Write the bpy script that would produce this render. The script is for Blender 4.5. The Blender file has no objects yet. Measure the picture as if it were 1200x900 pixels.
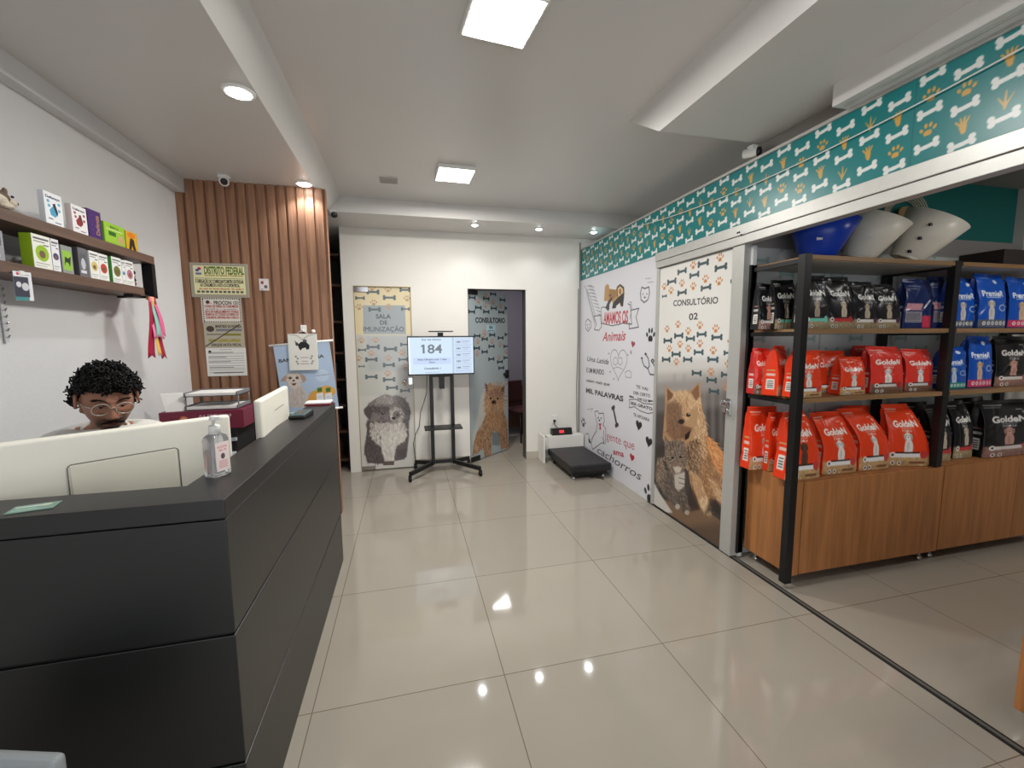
import bpy, bmesh, math, random
import numpy as np
from mathutils import Vector, Matrix, noise
SC = bpy.context.scene
COL = SC.collection
PI = math.pi
rnd = random.Random(7)
nr = np.random.RandomState(5)

# ------------------------------------------------------------------ camera
FPX, YAW, PITCH, ROLL, CH = 497.48, 0.239744, 0.107099, 0.0080260, 1.5
def cam_rows():
    cy, sy = math.cos(YAW), math.sin(YAW); cp, sp = math.cos(PITCH), math.sin(PITCH)
    cr, sr = math.cos(ROLL), math.sin(ROLL)
    f = np.array([sy*cp, cy*cp, -sp]); r = np.array([cy, -sy, 0.0]); d = np.cross(f, r)
    return np.array([cr*r+sr*d, -sr*r+cr*d, f])
RM = cam_rows()
def ray(x, y):
    return RM.T @ np.array([(x-600)/FPX, (y-450)/FPX, 1.0])
def at(x, y, ax, val):                      # measured photo point on an axis plane
    d = ray(x, y); o = np.array([0, 0, CH]); t = (val-o[ax])/d[ax]
    return Vector((o+t*d).tolist())
cd = bpy.data.cameras.new('camera'); cam = bpy.data.objects.new('camera', cd); COL.objects.link(cam)
cd.sensor_width = 36; cd.lens = FPX/1200*36; cd.clip_start = 0.03
m3 = Matrix([[RM[0][i], -RM[1][i], -RM[2][i]] for i in range(3)])
cam.matrix_world = Matrix.Translation((0, 0, CH)) @ m3.to_4x4()
SC.camera = cam

# ------------------------------------------------------------------ colour + materials
def lin(c):
    c = np.asarray(c, float)/255.0
    return np.where(c <= 0.04045, c/12.92, ((c+0.055)/1.055)**2.4)
MATS = {}
def mat(name, rgb=(200, 200, 200), rough=0.5, metal=0.0, spec=0.5, var=0.0, vscale=8.0, bump=0.0, bscale=60.0,
        emit=None, estr=0.0, trans=0.0, ior=1.45, alpha=1.0, stretch=None, rgb2=None, coat=0.0, sheen=0.0):
    if name in MATS: return MATS[name]
    m = bpy.data.materials.new(name); m.use_nodes = True; nt = m.node_tree
    b = nt.nodes['Principled BSDF']; L = lin(rgb)
    b.inputs['Base Color'].default_value = (*L, 1); b.inputs['Roughness'].default_value = rough
    b.inputs['Metallic'].default_value = metal; b.inputs['Specular IOR Level'].default_value = spec
    b.inputs['IOR'].default_value = ior; b.inputs['Transmission Weight'].default_value = trans
    b.inputs['Alpha'].default_value = alpha; b.inputs['Coat Weight'].default_value = coat
    b.inputs['Sheen Weight'].default_value = sheen
    if emit is not None:
        b.inputs['Emission Color'].default_value = (*lin(emit), 1); b.inputs['Emission Strength'].default_value = estr
    if var > 0 or bump > 0 or rgb2 is not None:
        tc = nt.nodes.new('ShaderNodeTexCoord'); mp = nt.nodes.new('ShaderNodeMapping')
        nt.links.new(tc.outputs['Object'], mp.inputs['Vector'])
        if stretch: mp.inputs['Scale'].default_value = stretch
    if var > 0 or rgb2 is not None:
        n = nt.nodes.new('ShaderNodeTexNoise'); n.inputs['Scale'].default_value = vscale
        n.inputs['Detail'].default_value = 6; n.inputs['Roughness'].default_value = 0.6
        nt.links.new(mp.outputs[0], n.inputs['Vector'])
        r = nt.nodes.new('ShaderNodeValToRGB'); nt.links.new(n.outputs['Fac'], r.inputs[0])
        r.color_ramp.elements[0].position = 0.32; r.color_ramp.elements[1].position = 0.68
        c1 = L*(1-var); c2 = lin(rgb2) if rgb2 is not None else np.minimum(L*(1+var), 1)
        r.color_ramp.elements[0].color = (*c1, 1); r.color_ramp.elements[1].color = (*c2, 1)
        nt.links.new(r.outputs[0], b.inputs['Base Color'])
    if bump > 0:
        n2 = nt.nodes.new('ShaderNodeTexNoise'); n2.inputs['Scale'].default_value = bscale; n2.inputs['Detail'].default_value = 4
        nt.links.new(mp.outputs[0], n2.inputs['Vector'])
        bp = nt.nodes.new('ShaderNodeBump'); bp.inputs['Strength'].default_value = bump; bp.inputs['Distance'].default_value = 0.01
        nt.links.new(n2.outputs['Fac'], bp.inputs['Height']); nt.links.new(bp.outputs[0], b.inputs['Normal'])
    MATS[name] = m; return m
def print_mat(rough=0.35, spec=0.5, emit=0.0, bump=0.0):
    key = 'printed_%g_%g_%g_%g' % (rough, spec, emit, bump)
    if key in MATS: return MATS[key]
    m = mat(key, rough=rough, spec=spec, bump=bump, bscale=25); nt = m.node_tree; b = nt.nodes['Principled BSDF']
    a = nt.nodes.new('ShaderNodeAttribute'); a.attribute_name = 'Col'
    nt.links.new(a.outputs['Color'], b.inputs['Base Color'])
    if emit > 0:
        nt.links.new(a.outputs['Color'], b.inputs['Emission Color']); b.inputs['Emission Strength'].default_value = emit
        b.inputs['Base Color'].default_value = (0.02, 0.02, 0.02, 1)
        for l in list(nt.links):
            if l.to_socket == b.inputs['Base Color']: nt.links.remove(l)
    return m

# ------------------------------------------------------------------ tagging
def empty(name, loc=(0, 0, 0), rz=0.0):
    o = bpy.data.objects.new(name, None); COL.objects.link(o); o.location = loc; o.rotation_euler = (0, 0, rz)
    o.empty_display_size = 0.05; return o
def tag(o, label=None, cat=None, group=None, kind=None):
    if label: o['label'] = label
    if cat: o['category'] = cat
    if group: o['group'] = group
    if kind: o['kind'] = kind
    return o
def struct(o): o['kind'] = 'structure'; return o

# ------------------------------------------------------------------ mesh builder
class MB:
    def __init__(s): s.v = []; s.f = []; s.m = []; s.sm = []
    def add(s, vs, fs, m=0, smooth=False):
        b = len(s.v); s.v += [tuple(p) for p in vs]
        for f in fs: s.f.append(tuple(i+b for i in f)); s.m.append(m); s.sm.append(smooth)
        return s
    def box(s, x0, x1, y0, y1, z0, z1, m=0):
        if x0 > x1: x0, x1 = x1, x0
        if y0 > y1: y0, y1 = y1, y0
        if z0 > z1: z0, z1 = z1, z0
        v = [(x, y, z) for z in (z0, z1) for y in (y0, y1) for x in (x0, x1)]
        return s.add(v, [(0, 2, 3, 1), (4, 5, 7, 6), (0, 1, 5, 4), (2, 6, 7, 3), (0, 4, 6, 2), (1, 3, 7, 5)], m)
    def obox(s, c, ax, ay, az, m=0):        # oriented box, half-vectors
        c, ax, ay, az = map(Vector, (c, ax, ay, az))
        v = [c+i*ax+j*ay+k*az for k in (-1, 1) for j in (-1, 1) for i in (-1, 1)]
        return s.add(v, [(0, 2, 3, 1), (4, 5, 7, 6), (0, 1, 5, 4), (2, 6, 7, 3), (0, 4, 6, 2), (1, 3, 7, 5)], m)
    def prism(s, pts, d, m=0):               # polygon pts (3D) extruded by vector d
        n = len(pts); d = Vector(d); v = [Vector(p) for p in pts]+[Vector(p)+d for p in pts]
        fs = [tuple(reversed(range(n))), tuple(range(n, 2*n))]+[(i, (i+1) % n, n+(i+1) % n, n+i) for i in range(n)]
        return s.add(v, fs, m)
    def tube(s, pts, r, n=10, m=0, caps=True, rs=None):
        pts = [Vector(p) for p in pts]; k = len(pts); vs = []; prev = None
        for i, p in enumerate(pts):
            t = (pts[min(i+1, k-1)]-pts[max(i-1, 0)]).normalized()
            if prev is None:
                a = Vector((0, 0, 1)) if abs(t.z) < 0.9 else Vector((1, 0, 0)); u = t.cross(a).normalized()
            else: u = (prev-t*prev.dot(t)).normalized()
            prev = u; w = t.cross(u); R = rs[i] if rs else r
            vs += [p+(u*math.cos(2*PI*j/n)+w*math.sin(2*PI*j/n))*R for j in range(n)]
        fs = [(i*n+j, i*n+(j+1) % n, (i+1)*n+(j+1) % n, (i+1)*n+j) for i in range(k-1) for j in range(n)]
        s.add(vs, fs, m, True)
        if caps:
            b = len(s.v)-k*n
            s.f += [tuple(b+j for j in reversed(range(n))), tuple(b+(k-1)*n+j for j in range(n))]; s.m += [m, m]; s.sm += [False, False]
        return s
    def lathe(s, prof, c=(0, 0, 0), n=24, m=0, axis=None, smooth=True, a0=0, a1=2*PI):
        c = Vector(c); az = Vector(axis).normalized() if axis else Vector((0, 0, 1))
        h = Vector((1, 0, 0)) if abs(az.x) < 0.9 else Vector((0, 1, 0))
        ax = (h-az*h.dot(az)).normalized(); ay = az.cross(ax); k = len(prof); full = abs(a1-a0-2*PI) < 1e-6
        nn = n if full else n+1
        vs = [c+az*z+(ax*math.cos(a0+(a1-a0)*j/n)+ay*math.sin(a0+(a1-a0)*j/n))*max(r, 1e-5) for r, z in prof for j in range(nn)]
        fs = [(i*nn+j, i*nn+(j+1) % nn, (i+1)*nn+(j+1) % nn, (i+1)*nn+j) for i in range(k-1) for j in range(n)]
        return s.add(vs, fs, m, smooth)
    def ball(s, c, r, n=12, m=0, sc=(1, 1, 1)):
        k = n//2+1; vs = []; c = Vector(c)
        for i in range(k):
            a = PI*i/(k-1)
            for j in range(n):
                b = 2*PI*j/n; vs.append(c+Vector((math.sin(a)*math.cos(b)*sc[0], math.sin(a)*math.sin(b)*sc[1], math.cos(a)*sc[2]))*r)
        fs = [(i*n+j, (i+1)*n+j, (i+1)*n+(j+1) % n, i*n+(j+1) % n) for i in range(k-1) for j in range(n)]
        return s.add(vs, fs, m, True)
    def build(s, name, mats, parent=None, bevel=0.0, seg=2, solid=0.0, sub=0, smooth=None):
        me = bpy.data.meshes.new(name); me.from_pydata([tuple(v) for v in s.v], [], s.f)
        if not isinstance(mats, (list, tuple)): mats = [mats]
        for q in mats: me.materials.append(q)
        me.polygons.foreach_set('material_index', s.m)
        me.polygons.foreach_set('use_smooth', [bool(x) if smooth is None else smooth for x in s.sm])
        me.validate(); me.update()
        o = bpy.data.objects.new(name, me); COL.objects.link(o)
        if parent is not None: o.parent = parent
        if solid: q = o.modifiers.new('solid', 'SOLIDIFY'); q.thickness = solid; q.offset = 0
        if bevel:
            q = o.modifiers.new('bevel', 'BEVEL'); q.width = bevel; q.segments = seg; q.limit_method = 'ANGLE'; q.angle_limit = 0.7
            q.harden_normals = False
        if sub: q = o.modifiers.new('sub', 'SUBSURF'); q.levels = sub; q.render_levels = sub
        return o
def slabs(name, boxes, m, parent=None, bevel=0.0):
    b = MB()
    for q in boxes: b.box(*q)
    return b.build(name, m, parent, bevel)
def face_out(o):
    bm = bmesh.new(); bm.from_mesh(o.data); bmesh.ops.recalc_face_normals(bm, faces=bm.faces); bm.to_mesh(o.data); bm.free(); return o

# ------------------------------------------------------------------ text outlines as triangles
_tx = {}
def text_tris(s, bold=0.0, shear=0.0):
    key = (s, bold, shear)
    if key in _tx: return _tx[key]
    c = bpy.data.curves.new('t', 'FONT'); c.body = s; c.size = 1.0; c.offset = bold; c.shear = shear
    c.resolution_u = 4
    o = bpy.data.objects.new('t', c); COL.objects.link(o)
    dg = bpy.context.evaluated_depsgraph_get(); dg.update(); oe = o.evaluated_get(dg); me = oe.to_mesh()
    me.calc_loop_triangles()
    v = np.array([tuple(p.co)[:2] for p in me.vertices]) if len(me.vertices) else np.zeros((0, 2))
    t = np.array([tuple(q.vertices) for q in me.loop_triangles], int) if len(v) else np.zeros((0, 3), int)
    oe.to_mesh_clear(); bpy.data.objects.remove(o); bpy.data.curves.remove(c)
    if len(v): v[:, 0] -= v[:, 0].min()
    _tx[key] = (v, t); return _tx[key]

# ------------------------------------------------------------------ painter for things that are printed (posters, packs, films)
class Canvas:
    def __init__(s, w, h, ppm, bg, O=None, U=None):
        s.w, s.h = w, h; s.nx = max(2, int(round(w*ppm))+1); s.ny = max(2, int(round(h*ppm))+1)
        s.a = np.zeros((s.ny, s.nx, 3)); s.a[:] = bg
        s.k = (s.nx-1)/w; s.k2 = (s.ny-1)/h; s.T = None; s.O = O; s.U = U
    def photo(s, x0=0, y0=0, sc=1.0):        # from here on coordinates are measured on a crop of the photograph
        O = np.array(s.O, float); U = np.array(s.U, float); V = np.array([0, 0, 1.0]); N = np.cross(U, V); C = np.array([0, 0, CH])
        def T(p):
            p = np.asarray(p, float); px = x0+p[..., 0]/sc; py = y0+p[..., 1]/sc
            q = np.stack([(px-600)/FPX, (py-450)/FPX, np.ones_like(px)], -1) @ RM
            t = ((O-C)@N)/(q@N); P = C+q*t[..., None]-O
            return np.stack([P@U, P@V], -1)
        s.T = T; return s
    def frac(s):                              # coordinates as fractions of width and height, y up
        s.T = lambda p: np.asarray(p, float)*np.array([s.w, s.h]); return s
    def metres(s): s.T = None; return s
    def tr(s, p):
        p = np.asarray(p, float); return s.T(p) if s.T else p
    def _blend(s, x0, y0, A, col, alpha):
        h, w = A.shape; X0, Y0 = max(x0, 0), max(y0, 0); X1, Y1 = min(x0+w, s.nx), min(y0+h, s.ny)
        if X1 <= X0 or Y1 <= Y0: return
        A = A[Y0-y0:Y1-y0, X0-x0:X1-x0, None]*alpha
        s.a[Y0:Y1, X0:X1] = s.a[Y0:Y1, X0:X1]*(1-A)+np.asarray(col, float)*A
    def poly(s, pts, col, alpha=1.0, soft=0.0, raw=False):
        P = np.asarray(pts, float) if raw else s.tr(pts)
        P = P*np.array([s.k, s.k2]); pad = int(soft*s.k)+2
        x0, y0 = np.floor(P.min(0)).astype(int)-pad; x1, y1 = np.ceil(P.max(0)).astype(int)+pad+1
        x0 = max(x0, -pad-1); y0 = max(y0, -pad-1); x1 = min(x1, s.nx+pad+1); y1 = min(y1, s.ny+pad+1)
        if x1 <= x0 or y1 <= y0: return
        S = 3; gx = (np.arange((x1-x0)*S)+0.5)/S+x0-0.5; gy = (np.arange((y1-y0)*S)+0.5)/S+y0-0.5
        M = np.zeros((len(gy), len(gx)), bool); n = len(P)
        for i in range(n):
            (ax, ay), (bx, by) = P[i], P[(i+1) % n]
            if ay == by: continue
            r = (gy >= min(ay, by)) & (gy < max(ay, by))
            if not r.any(): continue
            xi = ax+(gy[r]-ay)/(by-ay)*(bx-ax); M[r] ^= gx[None, :] < xi[:, None]
        A = M.reshape(y1-y0, S, x1-x0, S).mean((1, 3))
        k = int(round(soft*s.k))
        if k > 0:
            ker = np.hanning(2*k+3)[1:-1]; ker /= ker.sum()
            A = np.apply_along_axis(lambda q: np.convolve(q, ker, 'same'), 0, A)
            A = np.apply_along_axis(lambda q: np.convolve(q, ker, 'same'), 1, A)
        s._blend(x0, y0, A, col, alpha)
    def ell(s, cx, cy, rx, ry, col, ang=0, alpha=1.0, soft=0.0, n=22):
        t = np.arange(n)*2*PI/n; c, d = math.cos(ang), math.sin(ang)
        x = rx*np.cos(t); y = ry*np.sin(t)
        s.poly(np.stack([cx+x*c-y*d, cy+x*d+y*c], -1), col, alpha, soft)
    def rect(s, x0, y0, x1, y1, col, alpha=1.0, soft=0.0): s.poly([(x0, y0), (x1, y0), (x1, y1), (x0, y1)], col, alpha, soft)
    def seg(s, a, b, wa, wb, col, alpha=1.0):  # a, b metres
        ax, ay, bx, by = a[0]*s.k, a[1]*s.k2, b[0]*s.k, b[1]*s.k2; wa *= s.k; wb *= s.k; W = max(wa, wb)+2
        x0, x1 = int(min(ax, bx)-W), int(max(ax, bx)+W)+1; y0, y1 = int(min(ay, by)-W), int(max(ay, by)+W)+1
        if x1 < 0 or y1 < 0 or x0 >= s.nx or y0 >= s.ny: return
        X = np.arange(x0, x1+1)[None, :]; Y = np.arange(y0, y1+1)[:, None]
        dx, dy = bx-ax, by-ay; L = dx*dx+dy*dy+1e-9; t = np.clip(((X-ax)*dx+(Y-ay)*dy)/L, 0, 1)
        d = np.hypot(X-ax-t*dx, Y-ay-t*dy); w = wa+(wb-wa)*t
        s._blend(x0, y0, np.clip(w-d+0.5, 0, 1)*np.clip(w*2+.35, 0, 1), col, alpha)
    def line(s, pts, w, col, alpha=1.0, closed=False):
        P = [tuple(q) for q in s.tr(pts)]
        if closed: P.append(P[0])
        for a, b in zip(P, P[1:]): s.seg(a, b, w/2, w/2, col, alpha)
    def fur(s, poly, n, ln, ang, cols, w=0.003, jit=0.35, alpha=0.8, w2=0.0):
        P = np.asarray(poly, float); lo, hi = P.min(0), P.max(0); pts = []
        while len(pts) < n:
            q = nr.rand(n*2, 2)*(hi-lo)+lo; ins = np.zeros(len(q), bool)
            for i in range(len(P)):
                (ax, ay), (bx, by) = P[i], P[(i+1) % len(P)]
                c = ((ay > q[:, 1]) != (by > q[:, 1])); xi = ax+(q[:, 1]-ay)/((by-ay) or 1e-9)*(bx-ax); ins ^= c & (q[:, 0] < xi)
            pts += list(q[ins])
        for p in pts[:n]:
            a = (ang(p[0], p[1]) if callable(ang) else ang)+nr.randn()*jit; L = ln*(0.6+0.8*nr.rand())
            e = (p[0]+math.cos(a)*L, p[1]+math.sin(a)*L); A, B = s.tr([p, e])
            c = cols[nr.randint(len(cols))]; c = np.array(c, float)*(0.9+0.2*nr.rand())
            s.seg(A, B, w/2, w2/2, c, alpha)
    def text(s, t, x, y, h, col, w=None, al='c', bold=0.0, shear=0.0, ang=0.0, alpha=1.0):
        v, tri = text_tris(t, round(bold+0.014, 4), shear)         # h = capital height in metres, w = total width in metres
        if not len(v): return
        v = v.copy(); k = h/0.72; tw = v[:, 0].max()*k; sx = k*(w/tw) if w else k
        W = v[:, 0].max()*sx; v = v*np.array([sx, k]); v[:, 0] -= {'c': W/2, 'l': 0, 'r': W}[al]; v[:, 1] -= h/2
        c, d = math.cos(ang), math.sin(ang); v = np.stack([v[:, 0]*c-v[:, 1]*d, v[:, 0]*d+v[:, 1]*c], -1)+s.tr([(x, y)])[0]
        V = v*np.array([s.k, s.k2]); S = 3
        x0, y0 = np.floor(V.min(0)).astype(int)-1; x1, y1 = np.ceil(V.max(0)).astype(int)+2
        M = np.zeros(((y1-y0)*S, (x1-x0)*S), bool)
        Q = (V-np.array([x0, y0])+0.5)*S-0.5
        for a, b, c3 in tri:
            T3 = Q[[a, b, c3]]; lo = np.maximum(np.floor(T3.min(0)).astype(int), 0); hi = np.ceil(T3.max(0)).astype(int)+1
            hi = np.minimum(hi, [M.shape[1], M.shape[0]])
            if hi[0] <= lo[0] or hi[1] <= lo[1]: continue
            X = np.arange(lo[0], hi[0])[None, :]; Y = np.arange(lo[1], hi[1])[:, None]; e = []
            for i in range(3):
                p, q = T3[i], T3[(i+1) % 3]; e.append((q[0]-p[0])*(Y-p[1])-(q[1]-p[1])*(X-p[0]))
            M[lo[1]:hi[1], lo[0]:hi[0]] |= ((e[0] >= 0) & (e[1] >= 0) & (e[2] >= 0)) | ((e[0] <= 0) & (e[1] <= 0) & (e[2] <= 0))
        s._blend(x0, y0, M.reshape(y1-y0, S, x1-x0, S).mean((1, 3)), col, alpha)
    def noise(s, amp):
        s.a += nr.randn(s.ny, s.nx, 1)*amp
    def bone(s, cx, cy, L, H, ang, col, alpha=1.0, bend=0.0):      # centre, metres
        c, d = math.cos(ang), math.sin(ang); cx, cy = s.tr([(cx, cy)])[0]; keep, s.T = s.T, None
        R = lambda x, y: (cx+x*c-y*d, cy+x*d+y*c)
        r = H*0.27; b = bend*L
        for q in ((-L/2+r, r*.85), (-L/2+r, -r*.85), (L/2-r, r*.85), (L/2-r, -r*.85)):
            x, y = R(q[0], q[1]+b); s.ell(x, y, r, r, col, n=14, alpha=alpha)
        top = [R(x, H*.2+b*((2*x/L)**2)*1.0-0*b) for x in np.linspace(-L/2+r, L/2-r, 7)]
        bot = [R(x, -H*.2+b*((2*x/L)**2)) for x in np.linspace(L/2-r, -L/2+r, 7)]
        s.poly(top+bot, col, alpha); s.T = keep
    def paw(s, cx, cy, R, col, ang=0.0, alpha=1.0):
        cx, cy = s.tr([(cx, cy)])[0]; keep, s.T = s.T, None; c, d = math.cos(ang), math.sin(ang)
        def e(x, y, rx, ry, a): s.ell(cx+(x*c-y*d)*R, cy+(x*d+y*c)*R, rx*R, ry*R, col, ang+a, alpha, n=16)
        e(0, -.38, .48, .36, 0); e(-.22, -.52, .24, .24, 0); e(.22, -.52, .24, .24, 0)
        e(-.75, .08, .2, .3, .5); e(-.28, .55, .2, .32, .12); e(.28, .55, .2, .32, -.12); e(.75, .08, .2, .3, -.5); s.T = keep
    def lin(s):
        return lin(np.clip(s.a, 0, 255))

def grid_faces(nx, ny):
    i = np.arange(ny-1)[:, None]*nx+np.arange(nx-1)[None, :]
    return np.stack([i, i+1, i+1+nx, i+nx], -1).reshape(-1, 4)
def fast_mesh(name, V, F, C=None, smooth=False):
    me = bpy.data.meshes.new(name); V = np.asarray(V, np.float32); F = np.asarray(F, np.int32)
    me.vertices.add(len(V)); me.vertices.foreach_set('co', V.ravel())
    me.loops.add(F.size); me.loops.foreach_set('vertex_index', F.ravel())
    me.polygons.add(len(F)); me.polygons.foreach_set('loop_start', np.arange(0, F.size, 4, dtype=np.int32))
    me.polygons.foreach_set('loop_total', np.full(len(F), 4, np.int32))
    me.polygons.foreach_set('use_smooth', np.full(len(F), smooth))
    if C is not None:
        a = me.color_attributes.new('Col', 'FLOAT_COLOR', 'POINT')
        a.data.foreach_set('color', np.concatenate([C, np.ones((len(C), 1))], 1).astype(np.float32).ravel())
    me.update(calc_edges=True); me.validate(); return me
def slab(name, cv, O, U, V, th, m, parent=None, edge=None):
    """flat printed thing of real thickness; O = lower left corner of its face, N = U x V points at the viewer"""
    O, U, V = (np.array(q, float) for q in (O, U, V)); N = np.cross(U, V)
    gx = np.linspace(0, cv.w, cv.nx); gy = np.linspace(0, cv.h, cv.ny)
    P = O+gx[None, :, None]*U+gy[:, None, None]*V; P = P.reshape(-1, 3); F = grid_faces(cv.nx, cv.ny)
    C = cv.lin().reshape(-1, 3); b = len(P)
    q = np.array([O, O+cv.w*U, O+cv.w*U+cv.h*V, O+cv.h*V]); q2 = q-N*th
    e = lin(edge if edge is not None else cv.a.mean((0, 1)))
    P = np.concatenate([P, q, q2]); C = np.concatenate([C, np.tile(e, (8, 1))])
    E = [[b+0, b+4, b+5, b+1], [b+1, b+5, b+6, b+2], [b+2, b+6, b+7, b+3], [b+3, b+7, b+4, b+0], [b+4, b+7, b+6, b+5]]
    me = fast_mesh(name, P, np.concatenate([F, np.array(E)]), C); me.materials.append(m)
    o = bpy.data.objects.new(name, me); COL.objects.link(o)
    if parent is not None: o.parent = parent
    return o
XU, YU, ZU = (1, 0, 0), (0, 1, 0), (0, 0, 1)
def tspan(cv, t, p0, p1, hp, col, bold=0.0, shear=0.0, alpha=1.0):
    a, b = cv.tr([p0, p1]); xm, ym = (p0[0]+p1[0])/2, (p0[1]+p1[1])/2
    q, r = cv.tr([(xm, ym-hp/2), (xm, ym+hp/2)]); h = abs(q[1]-r[1]); w = math.hypot(*(b-a)); ang = math.atan2(b[1]-a[1], b[0]-a[0])
    keep, cv.T = cv.T, None
    cv.text(t, (a[0]+b[0])/2, (a[1]+b[1])/2, h, col, w=w, bold=bold, shear=shear, ang=ang, alpha=alpha); cv.T = keep
def heart(cv, cx, cy, s, col, w=0, ang=0.0):       # metres
    t = np.linspace(0, 2*PI, 30)[:-1]; x = 16*np.sin(t)**3; y = 13*np.cos(t)-5*np.cos(2*t)-2*np.cos(3*t)-np.cos(4*t)
    c, d = math.cos(ang), math.sin(ang); P = np.stack([cx+(x*c-y*d)*s/32, cy+(x*d+y*c)*s/32], -1)
    keep, cv.T = cv.T, None
    if w: cv.line(P, w, col, closed=True)
    else: cv.poly(P, col)
    cv.T = keep

# ------------------------------------------------------------------ room materials
M_wall = mat('wall_paint', (226, 223, 216), 0.55, var=0.015, vscale=3, bump=0.05, bscale=120)
M_leftwall = mat('left_wall_paint', (214, 214, 214), 0.6, var=0.02, vscale=3, bump=0.12, bscale=60)
M_ceil = mat('ceiling_paint', (216, 214, 211), 0.32, spec=0.45, var=0.012, vscale=2)
M_alu = mat('brushed_aluminium', (188, 188, 184), 0.38, metal=0.35, var=0.03, vscale=20)
M_black = mat('black_metal', (18, 18, 19), 0.4)
M_matte = mat('matte_black', (14, 14, 15), 0.7)
M_white = mat('white_plastic', (228, 228, 224), 0.35)
M_chrome = mat('chrome', (210, 210, 212), 0.15, metal=1.0)
M_base = mat('porcelain_baseboard', (186, 178, 164), 0.2, var=0.05, vscale=6)
def wood(name, a, b, vert=True, rough=0.45, sc=9.0, axis='z'):
    m = mat(name, a, rough, var=0.02, vscale=sc, rgb2=b, stretch={'z': (9, 9, 0.6), 'x': (0.6, 9, 9), 'y': (9, 0.6, 9)}[axis]); return m
M_cabwood = wood('oak_laminate', (150, 98, 56), (182, 122, 72), sc=3.0)
M_panelwood = wood('slat_wood', (124, 88, 66), (160, 118, 90), sc=3.0)
M_shelfwood = wood('walnut_shelf', (92, 70, 58), (118, 92, 78), axis='y', sc=3.0)
M_boardwood = wood('shelf_board', (128, 96, 62), (156, 122, 84), axis='x', sc=3.0)

# porcelain floor with fine grout
def floor_mat():
    m = bpy.data.materials.new('polished_porcelain'); m.use_nodes = True; nt = m.node_tree; b = nt.nodes['Principled BSDF']
    tc = nt.nodes.new('ShaderNodeTexCoord'); mp = nt.nodes.new('ShaderNodeMapping'); mp.vector_type = 'POINT'
    mp.inputs['Location'].default_value = (-0.373+0.797*10, -1.714+0.814*10, 0)
    nt.links.new(tc.outputs['Object'], mp.inputs['Vector'])
    br = nt.nodes.new('ShaderNodeTexBrick'); br.offset = 0; br.squash = 1; br.inputs['Scale'].default_value = 1
    br.inputs['Brick Width'].default_value = 0.797; br.inputs['Row Height'].default_value = 0.814
    br.inputs['Mortar Size'].default_value = 0.0022; br.inputs['Mortar Smooth'].default_value = 0.1
    c = lin((158, 151, 139)); br.inputs['Color1'].default_value = (*c, 1); br.inputs['Color2'].default_value = (*(c*0.96), 1)
    br.inputs['Mortar'].default_value = (*lin((112, 100, 86)), 1); br.inputs['Bias'].default_value = 0
    nt.links.new(mp.outputs[0], br.inputs['Vector'])
    n = nt.nodes.new('ShaderNodeTexNoise'); n.inputs['Scale'].default_value = 2.2; n.inputs['Detail'].default_value = 8
    nt.links.new(tc.outputs['Object'], n.inputs['Vector'])
    r = nt.nodes.new('ShaderNodeMapRange'); r.inputs['To Min'].default_value = 0.93; r.inputs['To Max'].default_value = 1.06
    nt.links.new(n.outputs['Fac'], r.inputs['Value'])
    mx = nt.nodes.new('ShaderNodeMix'); mx.data_type = 'RGBA'; mx.blend_type = 'MULTIPLY'; mx.inputs['Factor'].default_value = 1
    nt.links.new(br.outputs['Color'], mx.inputs['A']); nt.links.new(r.outputs['Result'], mx.inputs['B'])
    nt.links.new(mx.outputs['Result'], b.inputs['Base Color'])
    r2 = nt.nodes.new('ShaderNodeMapRange'); r2.inputs['To Min'].default_value = 0.035; r2.inputs['To Max'].default_value = 0.09
    n3 = nt.nodes.new('ShaderNodeTexNoise'); n3.inputs['Scale'].default_value = 6; nt.links.new(tc.outputs['Object'], n3.inputs['Vector'])
    nt.links.new(n3.outputs['Fac'], r2.inputs['Value']); nt.links.new(r2.outputs['Result'], b.inputs['Roughness'])
    b.inputs['Specular IOR Level'].default_value = 0.5
    return m
struct(slabs('floor', [(-3.2, 7.0, -2.6, 8.0, -0.1, 0)], floor_mat()))
FY = -2.5
# ceilings
struct(slabs('ceiling', [(-0.62, 3.4, FY, 4.5, 2.85, 2.95)], M_ceil))
b = MB(); b.prism([(-1.8, FY, 2.70), (-0.675, FY, 2.70), (-0.569, FY, 2.851), (-0.569, FY, 2.96), (-1.8, FY, 2.96)], (0, 4.435-FY, 0))
struct(face_out(b.build('ceiling_left', M_ceil)))
b = MB(); b.prism([(-1.8, 4.42, 2.70), (-1.8, 8, 2.70), (-1.8, 8, 2.96), (-1.8, 4.45, 2.96), (-1.8, 4.45, 2.851)], (5.2, 0, 0))
struct(face_out(b.build('ceiling_back', M_ceil)))
b = MB(); b.add([(1.451, FY, 2.68), (3.4, FY, 2.68), (3.4, 2.31, 2.68), (1.451, 2.31, 2.68), (1.40, FY, 2.86), (3.4, FY, 2.86), (3.4, 2.588, 2.86), (1.40, 2.588, 2.86)],
                [(0, 3, 2, 1), (4, 5, 6, 7), (0, 4, 7, 3), (3, 7, 6, 2), (2, 6, 5, 1), (0, 1, 5, 4)])
struct(face_out(b.build('ceiling_right', M_ceil)))
struct(slabs('trim_1', [(1.995, 2.13, FY, 1.72, 2.578, 2.69)], M_ceil, bevel=0.003))
struct(slabs('trim_2', [(2.085, 2.10, FY, 4.98, 2.562, 2.578), (2.03, 2.04, FY, 1.70, 2.572, 2.58)], M_alu))
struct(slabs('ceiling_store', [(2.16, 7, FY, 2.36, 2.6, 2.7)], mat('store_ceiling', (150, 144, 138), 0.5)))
struct(slabs('wall_left', [(-1.8, -1.64, FY, 8.0, 0, 2.75)], M_leftwall))
struct(slabs('trim_3', [(-1.64, -1.575, FY, 3.79, 2.60, 2.70)], M_leftwall, bevel=0.002))
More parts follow.
